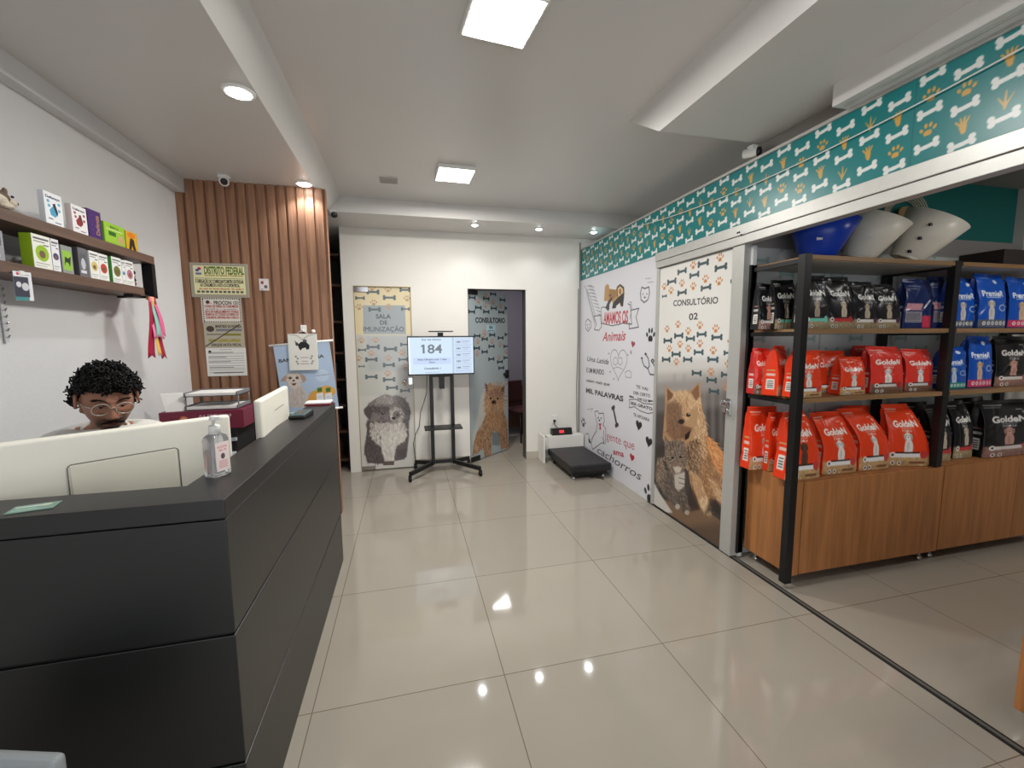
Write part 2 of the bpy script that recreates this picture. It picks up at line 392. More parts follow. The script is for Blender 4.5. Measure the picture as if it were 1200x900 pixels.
struct(slabs('wall_back', [(-0.67, -0.555, 4.985, 5.12, 0, 2.70), (0.055, 0.70, 4.985, 5.12, 0, 2.70), (1.39, 2.3, 4.985, 5.12, 0, 2.70),
     (-0.555, 0.055, 4.985, 5.12, 2.082, 2.70), (0.70, 1.39, 4.985, 5.12, 2.075, 2.70)], M_wall))
struct(slabs('baseboard_back', [(1.392, 1.60, 4.972, 4.985, 0, 0.095), (0.06, 0.695, 4.972, 4.985, 0, 0.095)], M_base))
struct(slabs('wall_corridor', [(-0.67, -0.6, 5.12, 8, 0, 2.7)], M_wall))
struct(slabs('wall_far', [(-1.8, 7, 8, 8.1, 0, 2.75)], mat('grey_wall', (120, 116, 122), 0.7)))
struct(slabs('wall_consult', [(0.52, 0.6, 5.12, 8, 0, 2.7), (2.6, 2.7, 5.12, 8, 0, 2.7), (0.6, 2.6, 7.4, 7.5, 0, 2.7)], mat('lilac_wall', (172, 166, 178), 0.7)))
struct(slabs('wall_store', [(6.4, 6.5, FY, 8, 0, 2.75), (2.2, 6.5, FY-.1, FY, 0, 2.75), (3.4, 3.5, 2.4, 5.2, 2.2, 2.96)], mat('store_wall', (188, 184, 178), 0.6)))
struct(slabs('column', [(4.57, 5.2, 2.30, 2.75, 0, 2.6)], mat('store_column', (190, 186, 180), 0.6)))

# slatted wood wall behind the reception
pts = []; x = -1.64; Yp = 3.80; n = 0; pitch = 1.04/15
while x < -0.605:
    pts += [(x, Yp-0.018), (x+pitch*.70, Yp-0.018), (x+pitch*.76, Yp), (x+pitch*.94, Yp)]; x += pitch
pts = [(min(px, -0.60), py) for px, py in pts]+[(-0.60, Yp-.018), (-0.60, 3.86), (-1.64, 3.86)]
b = MB(); b.prism([(px, py, 0) for px, py in pts], (0, 0, 2.70))
struct(face_out(b.build('wall_slatted', M_panelwood)))

# ------------------------------------------------------------------ right side: printed white wall, header band, sliding door
cvw = Canvas(1.70, 2.20, 250, (214, 214, 220), O=(2.105, 4.985, 0), U=(0, -1, 0))
K = (38, 36, 42); RD = (176, 40, 52); GY = (120, 118, 124)
def wl(pts, w=0.009, col=K, closed=False): cvw.line(pts, w, col, closed=closed)
cvw.photo(685, 325, 9)   # palm leaf, child face, dog logo
for i in range(9):
    y = 90+i*35; x = 10+i*9
    cvw.poly([(x, y), (x+60+i*5, y-10+i*4), (x+100, y+20+i*3), (x+50, y+14)], (158, 156, 166))
    cvw.poly([(x, y+10), (x+15, y+100), (x+30, y+150), (x+28, y+70)], (170, 168, 176))
wl([(0, 90), (60, 200), (110, 400)], 0.012, (150, 148, 158))
wl([(10, 470), (35, 440), (68, 470), (72, 520), (40, 572), (12, 540)], closed=True); wl([(30, 520), (40, 545), (52, 520)], 0.006)
cvw.ell(28, 500, 4, 8, K); cvw.ell(52, 498, 4, 8, K)
cvw.poly([(205, 250), (215, 100), (235, 70), (258, 80), (262, 120), (330, 130), (350, 85), (385, 75), (420, 110), (418, 180), (405, 300), (380, 310), (372, 270), (330, 300), (295, 325), (300, 270), (285, 250), (240, 250)], (176, 138, 84))
cvw.poly([(262, 130), (330, 132), (335, 200), (300, 230), (262, 240)], (150, 112, 60)); cvw.ell(375, 150, 30, 55, (214, 190, 150)); cvw.ell(375, 150, 14, 32, (150, 112, 60))
cvw.line([(345, 190), (345, 110), (375, 82), (410, 110), (415, 180)], 0.02, (50, 46, 52))
cvw.poly([(290, 330), (300, 270), (350, 215), (405, 165), (418, 200), (405, 310), (385, 300), (375, 265), (335, 300), (330, 325)], (36, 34, 40))
cvw.poly([(220, 320), (250, 250), (280, 215), (300, 215), (262, 290), (262, 330), (250, 360)], (60, 48, 58)); cvw.ell(270, 190, 14, 16, (120, 60, 90))
wl([(185, 495), (175, 325), (200, 310), (235, 330)]); wl([(175, 480), (200, 490), (290, 510), (370, 495), (440, 465)]); wl([(100, 410), (165, 400), (180, 520), (150, 560), (102, 550), (125, 490), (100, 410)])
cvw.photo(680, 300, 3)
tspan(cvw, 'AMAMOS OS', (82, 218), (168, 212), 42, RD, bold=0.012)
tspan(cvw, 'Animais', (78, 283), (160, 278), 34, RD, shear=0.35)
wl([(168, 168), (176, 172), (181, 240)]); wl([(181, 190), (206, 184), (196, 215), (205, 250), (172, 256), (172, 235)])
wl([(181, 240), (150, 236)])
cvw.photo(725, 325, 8.18)
wl([(222, 95), (250, 108), (290, 92), (296, 150), (280, 215), (245, 242), (215, 215), (208, 150)], 0.010, closed=True)
for e in ((232, 160), (270, 160)): cvw.ell(e[0], e[1], 5, 7, K)
wl([(240, 190), (250, 198), (262, 190)], 0.006); wl([(250, 180), (250, 198)], 0.006)
tspan(cvw, 'miau', (255, 12), (310, 5), 14, GY); tspan(cvw, 'miau', (278, 48), (335, 40), 14, GY)
cvw.paw(305, 555, 0.075, K); cvw.paw(118, 718, 0.022, (90, 88, 94))
p = cvw.tr([(138, 640)])[0]; heart(cvw, p[0], p[1], 0.07, (150, 46, 60), ang=-.2)
wl([(222, 770), (225, 800), (245, 850), (280, 875), (295, 850), (285, 780), (258, 735)], 0.011); wl([(280, 875), (300, 930), (345, 935), (352, 870), (325, 815)], 0.011)
wl([(312, 800), (325, 785), (338, 800), (326, 820)], 0.012, closed=True); cvw.ell(258, 735, 10, 12, K); cvw.ell(222, 775, 9, 11, K)
wl([(105, 235), (122, 240), (125, 300), (105, 400)], 0.005)
cvw.photo(680, 400, 7.5)
tspan(cvw, 'Uma Latida', (60, 150), (250, 180), 45, (70, 68, 74), shear=0.4)
tspan(cvw, 'E UM MUNDO', (55, 250), (208, 272), 44, (50, 48, 54), bold=0.01)
tspan(cvw, 'valem mais que', (52, 340), (258, 378), 26, (60, 58, 64), shear=0.2, bold=.01)
tspan(cvw, 'MIL PALAVRAS', (50, 428), (378, 505), 44, K, bold=0.025)
p = cvw.tr([(335, 205)])[0]; heart(cvw, p[0], p[1]+.02, 0.36, (110, 108, 114), w=0.007)
for e in (310, 352):
    wl([(e-20, 190), (e-14, 150), (e, 140), (e+14, 150), (e+18, 190), (e, 210)], 0.006, (110, 108, 114), True)
wl([(285, 240), (330, 225), (370, 245)], 0.006, GY); wl([(395, 270), (430, 255), (450, 275), (445, 320), (400, 315)], 0.006, GY, True)
for e in ((250, 108), (418, 120), (262, 268), (295, 330)): cvw.ell(e[0], e[1], 7, 8, (150, 148, 154))
p0 = cvw.tr([(305, 660)])[0]; keep = cvw.T; cvw.T = None; cvw.bone(p0[0], p0[1], 0.24, 0.085, -1.1, K); cvw.T = keep
cvw.paw(28, 715, 0.07, K)
wl([(62, 600), (110, 590), (95, 620)], 0.006, GY)
wl([(140, 690), (128, 620), (150, 610), (165, 635), (205, 632), (212, 700), (200, 735), (225, 770), (222, 900)], 0.009)
wl([(140, 690), (150, 720), (140, 790), (100, 860)], 0.009); cvw.ell(158, 672, 5, 8, K); cvw.ell(184, 676, 5, 8, K); cvw.ell(168, 695, 7, 9, K)
cvw.poly([(160, 722), (188, 722), (178, 745), (184, 775), (168, 775), (170, 745)], RD)
cvw.photo(620, 480, 7.5)
wl([(590, 190), (560, 240), (545, 300), (560, 350), (600, 320), (640, 290), (660, 300)], 0.009)
wl([(500, 215), (520, 210), (545, 300)], 0.009); cvw.poly([(518, 250), (530, 260), (550, 300), (525, 290)], K)
wl([(640, 240), (660, 300), (655, 180)], 0.009)
tspan(cvw, 'gente que', (680, 222), (925, 315), 78, (168, 50, 72), bold=-0.018)
tspan(cvw, 'ama', (738, 365), (832, 390), 52, (168, 40, 60), bold=0.006)
p = cvw.tr([(905, 420)])[0]; heart(cvw, p[0], p[1], 0.085, RD, ang=-.15)
tspan(cvw, 'cachorros', (600, 345), (988, 590), 74, K, shear=0.3, bold=-.016)
cvw.paw(1062, 745, 0.10, K)
cvw.photo(725, 430, 9)
tspan(cvw, 'TE VAI', (183, 205), (308, 235), 32, K); tspan(cvw, 'DER CERTO', (155, 270), (332, 305), 32, K); tspan(cvw, 'SABE QUE', (198, 332), (298, 358), 26, K)
cvw.poly([(110, 300), (160, 315), (158, 328), (115, 320)], K); cvw.poly([(308, 346), (378, 362), (312, 372)], K)
wl([(112, 345), (180, 340), (260, 385), (375, 395), (372, 480), (310, 492), (230, 465), (165, 420), (112, 430)], 0.007, K, True)
tspan(cvw, 'SER GRATO', (125, 378), (355, 445), 30, K, bold=0.02); tspan(cvw, 'TE APOIARA', (155, 500), (325, 560), 34, K)
for c_ in ((212, 615), (318, 790)):
    p = cvw.tr([c_])[0]; heart(cvw, p[0], p[1], 0.11, K, ang=-.1)
o = struct(slab('wall_right', cvw, cvw.O, cvw.U, ZU, 0.05, print_mat(0.3))); 
# graphic-free part of the wall continuing behind
struct(slabs('wall_right_core', [(2.158, 2.2, 3.3, 4.98, 0, 2.2)], M_wall))

# teal band
TL, TH = 7.0, 0.362
cvt = Canvas(TL, TH, 300, (12, 122, 124), O=(2.10, 4.985, 2.20), U=(0, -1, 0)); OR = (206, 158, 74)
k0 = -int(3.605/0.117)
for i in range(0, int(TL/0.117)+1):
    u = 3.605+(k0+i)*0.117; odd = (k0+i) % 2
    for j in range(-1, 3):
        v = (.030 if odd else .070)+.1345*j; v2 = v+.067
        if v > 0: cvt.bone(u, v, 0.090, 0.043, 0.12, (226, 228, 224), bend=0.05)
        if v2 < .02 or v2 > TH-.025: continue
        kd = (i*2+j*3) % 5
        if kd in (0, 3): cvt.paw(u, v2, 0.031, OR)
        elif kd in (1, 2):
            for a_ in (-.8, -.3, .1, .5): cvt.seg((u+math.sin(a_)*.010, v2+.002), (u+math.sin(a_)*.034, v2+math.cos(a_)*.031), .0045, .003, OR)
            cvt.seg((u, v2-.004), (u+.002, v2-.022), .0125, .008, OR)
        else:
            for a_ in (-.6, 0, .6): cvt.seg((u, v2-.026), (u+math.sin(a_)*.038, v2-.026+math.cos(a_)*.044), .004, .0018, OR)
            cvt.seg((u, v2-.034), (u, v2+.026), .0035, .002, OR)
for u in (1.68, 2.56, 3.55, 5.2):
    cvt.metres(); cvt.line([(u, 0), (u, TH)], 0.003, (8, 96, 100))
struct(slab('wall_header', cvt, cvt.O, cvt.U, ZU, 0.05, print_mat(0.3)))
struct(slabs('trim_4', [(2.06, 2.13, FY, 3.29, 2.135, 2.20), (2.068, 2.13, FY, 3.29, 2.08, 2.132), (2.075, 2.12, FY, 3.28, 2.131, 2.136)], M_alu, bevel=0.002))
M_slot = mat('dark_slot', (30, 30, 30), 0.6)
struct(slabs('trim_5', [(2.103, 2.117, FY, 3.36, 0.0, 0.006)], mat('track_metal', (120, 118, 112), .4, metal=.5)))
struct(slabs('trim_6', [(2.090, 2.103, FY, 3.36, 0.0, 0.004), (2.117, 2.130, FY, 3.36, 0.0, 0.004)], M_slot))
for i, (x_, y_) in enumerate(((2.06, 2.36), (2.06, 2.33), (2.06, 2.345))):
    o = MB().lathe([(0, 0), (.006, 0), (.006, .004), (0, .004)], (2.062, y_, 2.155-0.02*(i % 2)), axis=(-1, 0, 0), n=10).build('trim_screw', M_slot); struct(o)
# wire stretched across the band
pts = [(2.085, 3.9-2.85*t, 2.56-0.12*t-0.28*t*(1-t)+.07*t) for t in np.linspace(0, 1, 24)]
pts = [(2.088, 1.0+2.9*t, 2.49-0.33*t*(1-t)*1.12+0.06*t) for t in np.linspace(-.2, 1, 28)]
tag(MB().tube(pts, 0.003, 6).build('cable', M_white), 'thin white cable sagging along the teal bone-patterned header band', 'cable')

# sliding door with photo film
dY0, dY1 = 3.265, 2.42
dr = struct(empty('door_3', (2.1, 2.85, 0)))
def loc(o): o.location = tuple(-Vector((2.1, 2.85, 0))); return o
cvd = Canvas(0.845, 2.06, 300, (222, 220, 216), O=(2.098, dY0, 0.015), U=(0, -1, 0))
cvd.photo(765, 290, 2.573)   # door crop, 283x900
# lower photograph: background
bgp = [(10, 905), (8, 380), (60, 350), (130, 372), (235, 350), (245, 905)]
for k_, (yy, cc) in enumerate(((345, (205, 202, 198)), (385, (178, 174, 170)), (410, (150, 145, 142)), (450, (110, 104, 102)), (500, (78, 72, 70)), (600, (60, 54, 52)))):
    cvd.poly([(-20, 1000), (-20, yy), (300, yy-25), (300, 1000)], cc, soft=0.05)
for xx in (60, 90, 150, 175, 200): cvd.poly([(xx, 380), (xx+10, 380), (xx+14, 640), (xx, 640)], (150, 146, 142), 0.35, soft=.02)
cvd.poly([(-10, 740), (60, 770), (160, 790), (250, 860), (260, 1000), (-20, 1000)], (122, 96, 74), soft=.01)
cvd.poly([(60, 850), (200, 830), (250, 890), (250, 1000), (0, 1000)], (84, 66, 54), 0.8, soft=.06)
cvd.poly([(0, 700), (20, 740), (60, 800), (20, 800), (-10, 780)], (200, 196, 190), soft=.01)
cvd.photo(770, 420, 4.289)   # 386x900 crop: dog and cat
dog_body = [(170, 420), (230, 380), (290, 420), (345, 500), (352, 640), (345, 740), (300, 700), (262, 740), (262, 775), (205, 745), (180, 690), (165, 620), (150, 520)]
cvd.poly(dog_body, (150, 112, 80), soft=.008)
cvd.poly([(240, 380), (300, 430), (345, 505), (350, 600), (300, 560), (262, 470)], (186, 122, 74), soft=.015)
cvd.poly([(40, 130), (75, 170), (95, 165), (160, 165), (215, 115), (222, 220), (245, 330), (255, 460), (215, 600), (150, 560), (60, 470), (28, 400), (40, 240)], (176, 140, 104), soft=.006)
F = cvd.fur
F([(60, 170), (210, 170), (225, 250), (170, 260), (120, 230), (60, 250)], 500, 26, -1.5, [(206, 172, 134), (186, 150, 112), (222, 192, 156)], .006, .5)
F([(210, 220), (250, 330), (255, 460), (215, 520), (180, 400)], 500, 30, 1.3, [(196, 160, 122), (168, 128, 90), (226, 198, 164)], .006, .4)
F(dog_body, 900, 34, 1.2, [(176, 128, 86), (140, 98, 66), (206, 160, 116), (120, 84, 58)], .007, .35)
F([(240, 380), (300, 430), (345, 505), (352, 640), (300, 560), (262, 470)], 500, 34, 1.0, [(206, 140, 88), (186, 118, 70), (226, 170, 118)], .007, .35)
cvd.poly([(50, 150), (82, 180), (75, 200), (52, 215)], (120, 84, 62), soft=.008); cvd.poly([(170, 170), (208, 128), (214, 190), (196, 215)], (132, 94, 70), soft=.008)
cvd.poly([(48, 225), (95, 205), (120, 260), (128, 330), (140, 390), (90, 420), (50, 380), (44, 290)], (104, 74, 56), .6, soft=.03)
cvd.poly([(118, 225), (150, 215), (170, 260), (160, 300), (135, 330)], (196, 158, 118), soft=.01)
F([(105, 190), (160, 190), (150, 330), (125, 320)], 160, 24, 1.5, [(206, 170, 130), (150, 112, 80)], .005, .3)
F([(50, 230), (120, 220), (140, 330), (120, 410), (55, 380)], 260, 30, 1.4, [(120, 90, 68), (96, 70, 54), (142, 108, 82)], .006, .4)
cvd.ell(157, 284, 11, 10, (30, 20, 16)); cvd.ell(160, 280, 3, 3, (220, 210, 200)); cvd.ell(122, 318, 15, 12, (28, 20, 18), soft=.003)
cvd.poly([(115, 335), (160, 345), (178, 350), (160, 395), (135, 410), (120, 380)], (120, 86, 64), soft=.014); cvd.poly([(140, 385), (168, 360), (160, 400), (142, 412)], (40, 24, 20))
cvd.poly([(150, 430), (205, 400), (210, 560), (190, 600), (150, 540)], (96, 74, 56), soft=.012)
F([(150, 420), (215, 390), (222, 580), (190, 600), (150, 540)], 320, 36, 1.35, [(178, 144, 110), (120, 92, 68), (90, 66, 50), (206, 178, 144)], .006, .4)
for q in ([(165, 560), (215, 600), (250, 700), (272, 745), (262, 778), (230, 765), (196, 700)], [(255, 600), (300, 620), (345, 720), (345, 800), (315, 740), (285, 670)]):
    cvd.poly(q, (178, 138, 100), soft=.006); F(q, 260, 30, 1.1, [(216, 184, 146), (170, 128, 90), (196, 156, 116)], .006, .3)
F([(205, 700), (262, 700), (268, 770), (235, 770)], 90, 26, 1.4, [(232, 208, 176), (206, 176, 140)], .006, .2)
cvd.poly([(268, 700), (345, 745), (345, 800), (280, 770), (240, 780)], (44, 34, 30), 0.7, soft=.02)
cvd.poly([(165, 640), (200, 700), (215, 760), (170, 770), (150, 700)], (50, 38, 34), .8, soft=.012)
# cat
cat_b = [(50, 560), (140, 560), (140, 650), (165, 770), (150, 785), (125, 770), (105, 690), (112, 750), (95, 755), (40, 690), (10, 640), (30, 560)]
cvd.poly(cat_b, (96, 84, 76), soft=.005)
cvd.poly([(38, 385), (60, 418), (110, 410), (135, 420), (150, 470), (150, 530), (130, 575), (80, 580), (48, 540), (38, 470)], (118, 102, 90), soft=.004)
F(cat_b, 420, 26, 1.4, [(150, 136, 124), (80, 68, 60), (60, 50, 44), (120, 106, 94)], .005, .3)
F([(42, 420), (135, 420), (150, 500), (130, 575), (80, 580), (45, 520)], 300, 18, lambda x, y: math.atan2(y-500, x-95), [(156, 140, 124), (84, 70, 60), (58, 46, 40), (180, 164, 148)], .005, .4)
cvd.poly([(85, 585), (140, 570), (138, 640), (110, 670), (90, 650)], (186, 178, 168), soft=.01)
for x_ in (66, 80, 94, 108): cvd.line([(x_, 425), (x_+2, 460)], .006, (50, 40, 34))
for yy in (600, 625, 660, 690, 715): cvd.line([(110, yy), (140, yy+8)], .005, (56, 46, 40))
for yy in (620, 645, 670): cvd.line([(40, yy), (70, yy+14)], .005, (56, 46, 40))
cvd.ell(78, 500, 8, 6, (40, 34, 20)); cvd.ell(118, 496, 8, 6, (40, 34, 20)); cvd.ell(95, 535, 9, 7, (140, 96, 84)); cvd.poly([(80, 548), (100, 542), (125, 548), (118, 572), (95, 578)], (196, 184, 170), soft=.005)
cvd.ell(150, 775, 12, 12, (176, 160, 142), soft=.003); cvd.ell(103, 745, 12, 14, (176, 166, 156), soft=.003)
cvd.poly([(0, 500), (30, 500), (34, 600), (10, 640), (-10, 600)], (120, 104, 92), soft=.015)
F([(0, 500), (40, 490), (30, 640), (0, 640)], 140, 30, 1.5, [(170, 150, 132), (90, 74, 62)], .006, .5)
# bones and paws of the film
cvd.photo(765, 290, 2.573); TB = (66, 84, 88); TO = (194, 134, 82)
for x_, y_, l in ((152, 48, 34), (205, 60, 38), (88, 72, 28), (57, 103, 28), (125, 83, 30), (160, 121, 32), (88, 136, 28), (245, 100, 22), (35, 147, 14),
                  (78, 266, 28), (45, 281, 26), (113, 275, 28), (147, 262, 30), (193, 271, 34), (228, 318, 30), (70, 322, 28), (138, 316, 30), (40, 338, 26), (105, 338, 28), (181, 338, 34), (132, 379, 30), (222, 384, 34), (177, 400, 32), (184, 434, 32)):
    p_ = cvd.tr([(x_, y_), (x_+l, y_), (x_, y_+l)]); L = abs(p_[1][0]-p_[0][0]); cvd.bone(x_, y_, L*1.05, L*.42, 0.03, TB)
for x_, y_ in ((122, 54), (159, 95), (88, 108), (55, 130), (122, 117), (200, 102), (203, 30), (35, 118), (43, 246), (76, 232), (107, 252), (142, 235), (190, 245), (236, 284), (82, 292), (50, 305), (142, 290), (107, 305), (182, 311), (228, 352), (71, 345), (175, 375), (222, 420)):
    cvd.paw(x_, y_, 0.036, TO)
tspan(cvd, 'CONSULTÓRIO', (62, 168), (197, 158), 19, (56, 58, 62), bold=0.006); tspan(cvd, '02', (109, 209), (136, 206), 20, (56, 58, 62), bold=0.006)
o = loc(slab('door_panel', cvd, cvd.O, cvd.U, ZU, 0.03, print_mat(0.16), dr))
loc(slabs('door_frame', [(2.085, 2.13, 3.265, 3.30, 0.012, 2.08), (2.082, 2.135, 2.32, 2.42, 0.012, 2.08)], M_alu, dr, 0.002))
h = MB().box(2.07, 2.083, 2.365, 2.405, 0.98, 1.09).lathe([(0, 0), (.012, 0), (.014, .03), (.02, .035), (.02, .05), (0, .052)], (2.072, 2.385, 1.06), axis=(-1, 0, 0), n=14)
h.lathe([(0, 0), (.01, 0), (.01, .02), (0, .02)], (2.072, 2.385, 1.005), axis=(-1, 0, 0), n=12).box(2.03, 2.04, 2.37, 2.40, 1.0, 1.07)
loc(h.build('door_handle', M_chrome, dr, 0.001))

# glass partition with the back of the film, and the wall above it, in the store
cvp = Canvas(2.42, 2.07, 110, (206, 212, 210), O=(2.15, 2.36, 0), U=(1, 0, 0)); BB = (150, 178, 176)
for i in range(12):
    for j in range(12):
        cvp.bone(0.1+i*0.21, 0.12+j*0.17+(0.085 if i % 2 else 0), 0.13, 0.05, 0, BB, .9)
cvp.metres()
for u in (0.62, 1.24, 1.86): cvp.line([(u, 0), (u, 2.07)], .008, (150, 152, 152))
struct(slab('wall_glass', cvp, cvp.O, cvp.U, ZU, 0.012, print_mat(0.2)))
cvq = Canvas(0.035, 2.07, 300, (226, 226, 226), O=(2.165, 2.325, 0), U=(0, -1, 0))
struct(slabs('trim_7', [(2.135, 2.165, 2.305, 2.36, 0.012, 2.07)], mat('film_edge', (214, 216, 216), 0.25), bevel=.002))
struct(slabs('trim_8', [(3.40, 3.43, 2.34, 2.36, 0, 2.07)], M_alu))
struct(slabs('wall_over_glass', [(2.15, 4.57, 2.36, 2.42, 2.07, 2.2)], mat('grey_over_glass', (150, 146, 144), 0.5)))
struct(slabs('wall_teal', [(2.15, 4.57, 2.36, 2.42, 2.2, 2.6)], mat('teal_paint', (20, 112, 108), 0.5)))
# ------------------------------------------------------------------ reception counter
M_ctr = mat('charcoal_laminate', (12, 12, 13), .40, spec=.8, var=.06, vscale=40, stretch=(.3, .3, 12)); M_desk = mat('dark_worktop', (40, 38, 38), .4)
e = tag(empty('reception_counter', (-0.9, 1.6, 0)), 'black reception counter with three horizontal panel bands, at the left', 'counter')
def LC(o): o.location = (.9, -1.6, 0); return o
def Lshape(z0, z1, t, x=-.475, y=1.21, far=2.965, m=0):
    return MB().prism([(-1.62, y, z0), (x, y, z0), (x, far, z0), (x-t, far, z0), (x-t, y+t, z0), (-1.62, y+t, z0)], (0, 0, z1-z0), m)
for z0, z1 in ((0.0, .331), (.339, .713), (.721, 1.036)): LC(face_out(Lshape(z0, z1, .02).build('panel_band', M_ctr, e, .0025)))
LC(face_out(Lshape(0.0, 1.03, .02, -.483, 1.218, 2.96).build('core', M_matte, e)))
LC(face_out(Lshape(1.038, 1.09, .15).build('ledge_top', M_ctr, e, .003)))
LC(MB().prism([(-1.62, 1.24, .735), (-.50, 1.24, .735), (-.50, 2.955, .735), (-1.05, 2.955, .735), (-1.05, 1.85, .735), (-1.62, 1.85, .735)], (0, 0, .025)).build('worktop', M_desk, e, .002))
LC(MB().box(-.66, -.485, 2.94, 2.965, 0, 1.036).build('end_panel', M_ctr, e)); LC(MB().box(-1.62, -1.60, 1.24, 1.84, 0, .735).build('end_panel', M_ctr, e))
LC(MB().box(-1.04, -1.02, 2.3, 2.94, 0, .735).build('leg_panel', M_ctr, e))

# monitors
M_mon = mat('ivory_plastic', (240, 237, 224), .35, var=.01); M_seam = mat('seam_grey', (130, 126, 116), .5); M_scr = mat('dark_glass', (10, 10, 12), .1)
def monitor(loc, rz, w, h, top, label, slot=False):
    # local: +y = screen side, x along the width, back faces -y; right end of the back at x=0
    e = tag(empty('desktop_monitor', loc, rz), label, 'monitor', 'white all in one monitors at the reception'); zt = top-loc[2]
    b = MB(); b.box(-w, 0, 0, .032, zt-h, zt); b.build('housing', M_mon, e, .011, 4)
    MB().box(-w+.012, -.012, .031, .035, zt-h+.05, zt-.012).build('screen', M_scr, e)
    if slot:
        MB().box(-w*.60, -w*.25, -.0012, .001, zt-.083, zt-.080).build('vent_slot', M_seam, e)
    else:
        x0, x1, z1, z0 = -.424, -.161, zt-.088, zt-.27
        r = .012; pts = [(x0, z0), (x0, z1-r)]+[(x0+r-r*math.cos(a), z1-r+r*math.sin(a)) for a in np.linspace(0, PI/2, 5)][1:]+[(x1-r+r*math.sin(a), z1-r+r*math.cos(a)) for a in np.linspace(0, PI/2, 5)]+[(x1, z0)]
        MB().tube([(px, -.0005, pz) for px, pz in pts], .0016, 6).build('seam', M_seam, e)
        MB().box(x0+.004, x1-.004, -.0015, .004, z0, z1-.003).build('rear_cover', mat('cream_plastic', (236, 232, 214), .45), e, .003)
    MB().box(-w/2-.045, -w/2+.045, .03, .045, .012, zt-h+.08).build('stand_neck', M_mon, e, .003)
    MB().box(-w/2-.11, -w/2+.11, -.06, .14, 0, .012).build('stand_foot', M_mon, e, .004)
    return e
zt = .76
monitor((-.64, 1.738, zt), math.atan2(.608, .793), .60, .37, 1.230, 'large white monitor seen from behind at the front left, hiding the chin of the man')
monitor((-.648, 2.555, zt), PI/2-math.atan2(.043, .587)*-1, .585, .37, 1.25, 'white monitor seen from behind farther along the counter, near the dog poster', True)

# things on the ledge
zl = 1.0905
e = tag(empty('hand_sanitizer', (-.578, 1.447, zl), 1.10), 'clear pump bottle of hand sanitizer gel with pink label on the counter corner', 'bottle')
M_gel = mat('clear_gel', (244, 247, 250), .05, trans=.88, ior=1.34); M_lab = mat('pale_label', (240, 226, 224), .5)
b = MB(); prof = [(-.036, .022), (-.036, -.022), (.036, -.022), (.036, .022)]
lay = [(0, .95), (.004, 1), (.112, 1), (.122, .86), (.130, .45)]
vs_ = [];  rr = 5
def rrect(hx, hy, r, z): return [(sx*(hx-r)+r*math.cos(a), sy*(hy-r)+r*math.sin(a), z) for sx, sy, a0 in ((1, 1, 0), (-1, 1, PI/2), (-1, -1, PI), (1, -1, 1.5*PI)) for a in np.linspace(a0, a0+PI/2, 5)]
def loft(b, secs, m=0, smooth=True):
    n = len(secs[0]); v = [p for s in secs for p in s]
    f = [(i*n+j, i*n+(j+1) % n, (i+1)*n+(j+1) % n, (i+1)*n+j) for i in range(len(secs)-1) for j in range(n)]+[tuple(reversed(range(n))), tuple((len(secs)-1)*n+j for j in range(n))]
    return b.add(v, f, m, smooth)
loft(b, [rrect(.029*s_, .023*s_, .008*s_, z) for z, s_ in lay]); b.build('bottle', M_gel, e)
MB().lathe([(.0, .128), (.0155, .128), (.0155, .152), (.014, .155), (.006, .154), (.0045, .172), (0, .172)], n=24).build('collar', M_white, e)
MB().lathe([(0, .170), (.012, .170), (.012, .178), (.009, .184), (0, .185)], n=20).box(-.006, .006, -.028, 0, .172, .182).build('pump_head', M_white, e, .002)
MB().tube([(0, 0, .15), (.002, 0, .02)], .0022, 8).build('dip_tube', mat('tube_plastic', (220, 226, 230), .3), e)
cv = Canvas(.046, .088, 1400, (238, 222, 220)); 
cv.text('ALCOOL', .023, .074, .007, (196, 90, 96), w=.034); cv.text('GEL 70', .023, .064, .006, (196, 90, 96), w=.026); cv.ell(.023, .045, .007, .009, (90, 84, 84))
for i in range(5): cv.rect(.008, .010+i*.005, .038, .0118+i*.005, (206, 130, 134))
slab('label', cv, (-.023, -.0236, .016), XU, ZU, .0006, print_mat(.4), e)
cvk = Canvas(.085, .055, 1200, (110, 144, 132)); cvk.rect(.005, .036, .05, .044, (206, 220, 210)); cvk.rect(.005, .012, .06, .016, (150, 190, 176)); cvk.rect(.005, .020, .05, .024, (150, 190, 176)); cvk.ell(.06, .04, .012, .008, (196, 206, 180))
e = empty('business_card', (-.95, 1.235, zl), .25); tag(e, 'green business card lying on the counter ledge at the left', 'card'); slab('card', cvk, (0, 0, .0015), XU, YU, .0014, print_mat(.35), e)
e = tag(empty('card_reader', (-.565, 2.45, zl), -.12), 'black card payment terminal lying on the counter ledge', 'card reader')
b = MB(); b.prism([(-.04, -.075, 0), (-.04, .075, 0), (-.04, .075, .03), (-.04, -.075, .018)], (.08, 0, 0)); face_out(b.build('body', M_black, e, .006, 3))
M_tq = mat('teal_rim', (70, 130, 138), .3)
def tilt(x, y, z): return Vector((x, y, .018+(y+.075)*.08+z))
for nme, hx, y0, y1, zz, mm in (('screen_rim', .033, -.055, .06, .0012, M_tq), ('screen', .027, -.045, .05, .002, mat('screen_brown', (70, 64, 62), .15))):
    v = [tilt(x, y, z) for z in (-.004, zz) for y in (y0, y1) for x in (-hx, hx)]
    MB().add(v, [(0, 2, 3, 1), (4, 5, 7, 6), (0, 1, 5, 4), (2, 6, 7, 3), (0, 4, 6, 2), (1, 3, 7, 5)]).build(nme, mm, e, .001)
e = tag(empty('notepad', (-.56, 2.90, zl)), 'white notepad with dark red edge at the far end of the counter', 'notepad')
MB().box(-.075, .075, -.06, .055, 0, .012).build('cover', mat('dark_red_card', (120, 24, 40), .5), e, .001); MB().box(-.074, .074, -.059, .054, .012, .02).build('pages', mat('paper', (232, 230, 226), .7), e)

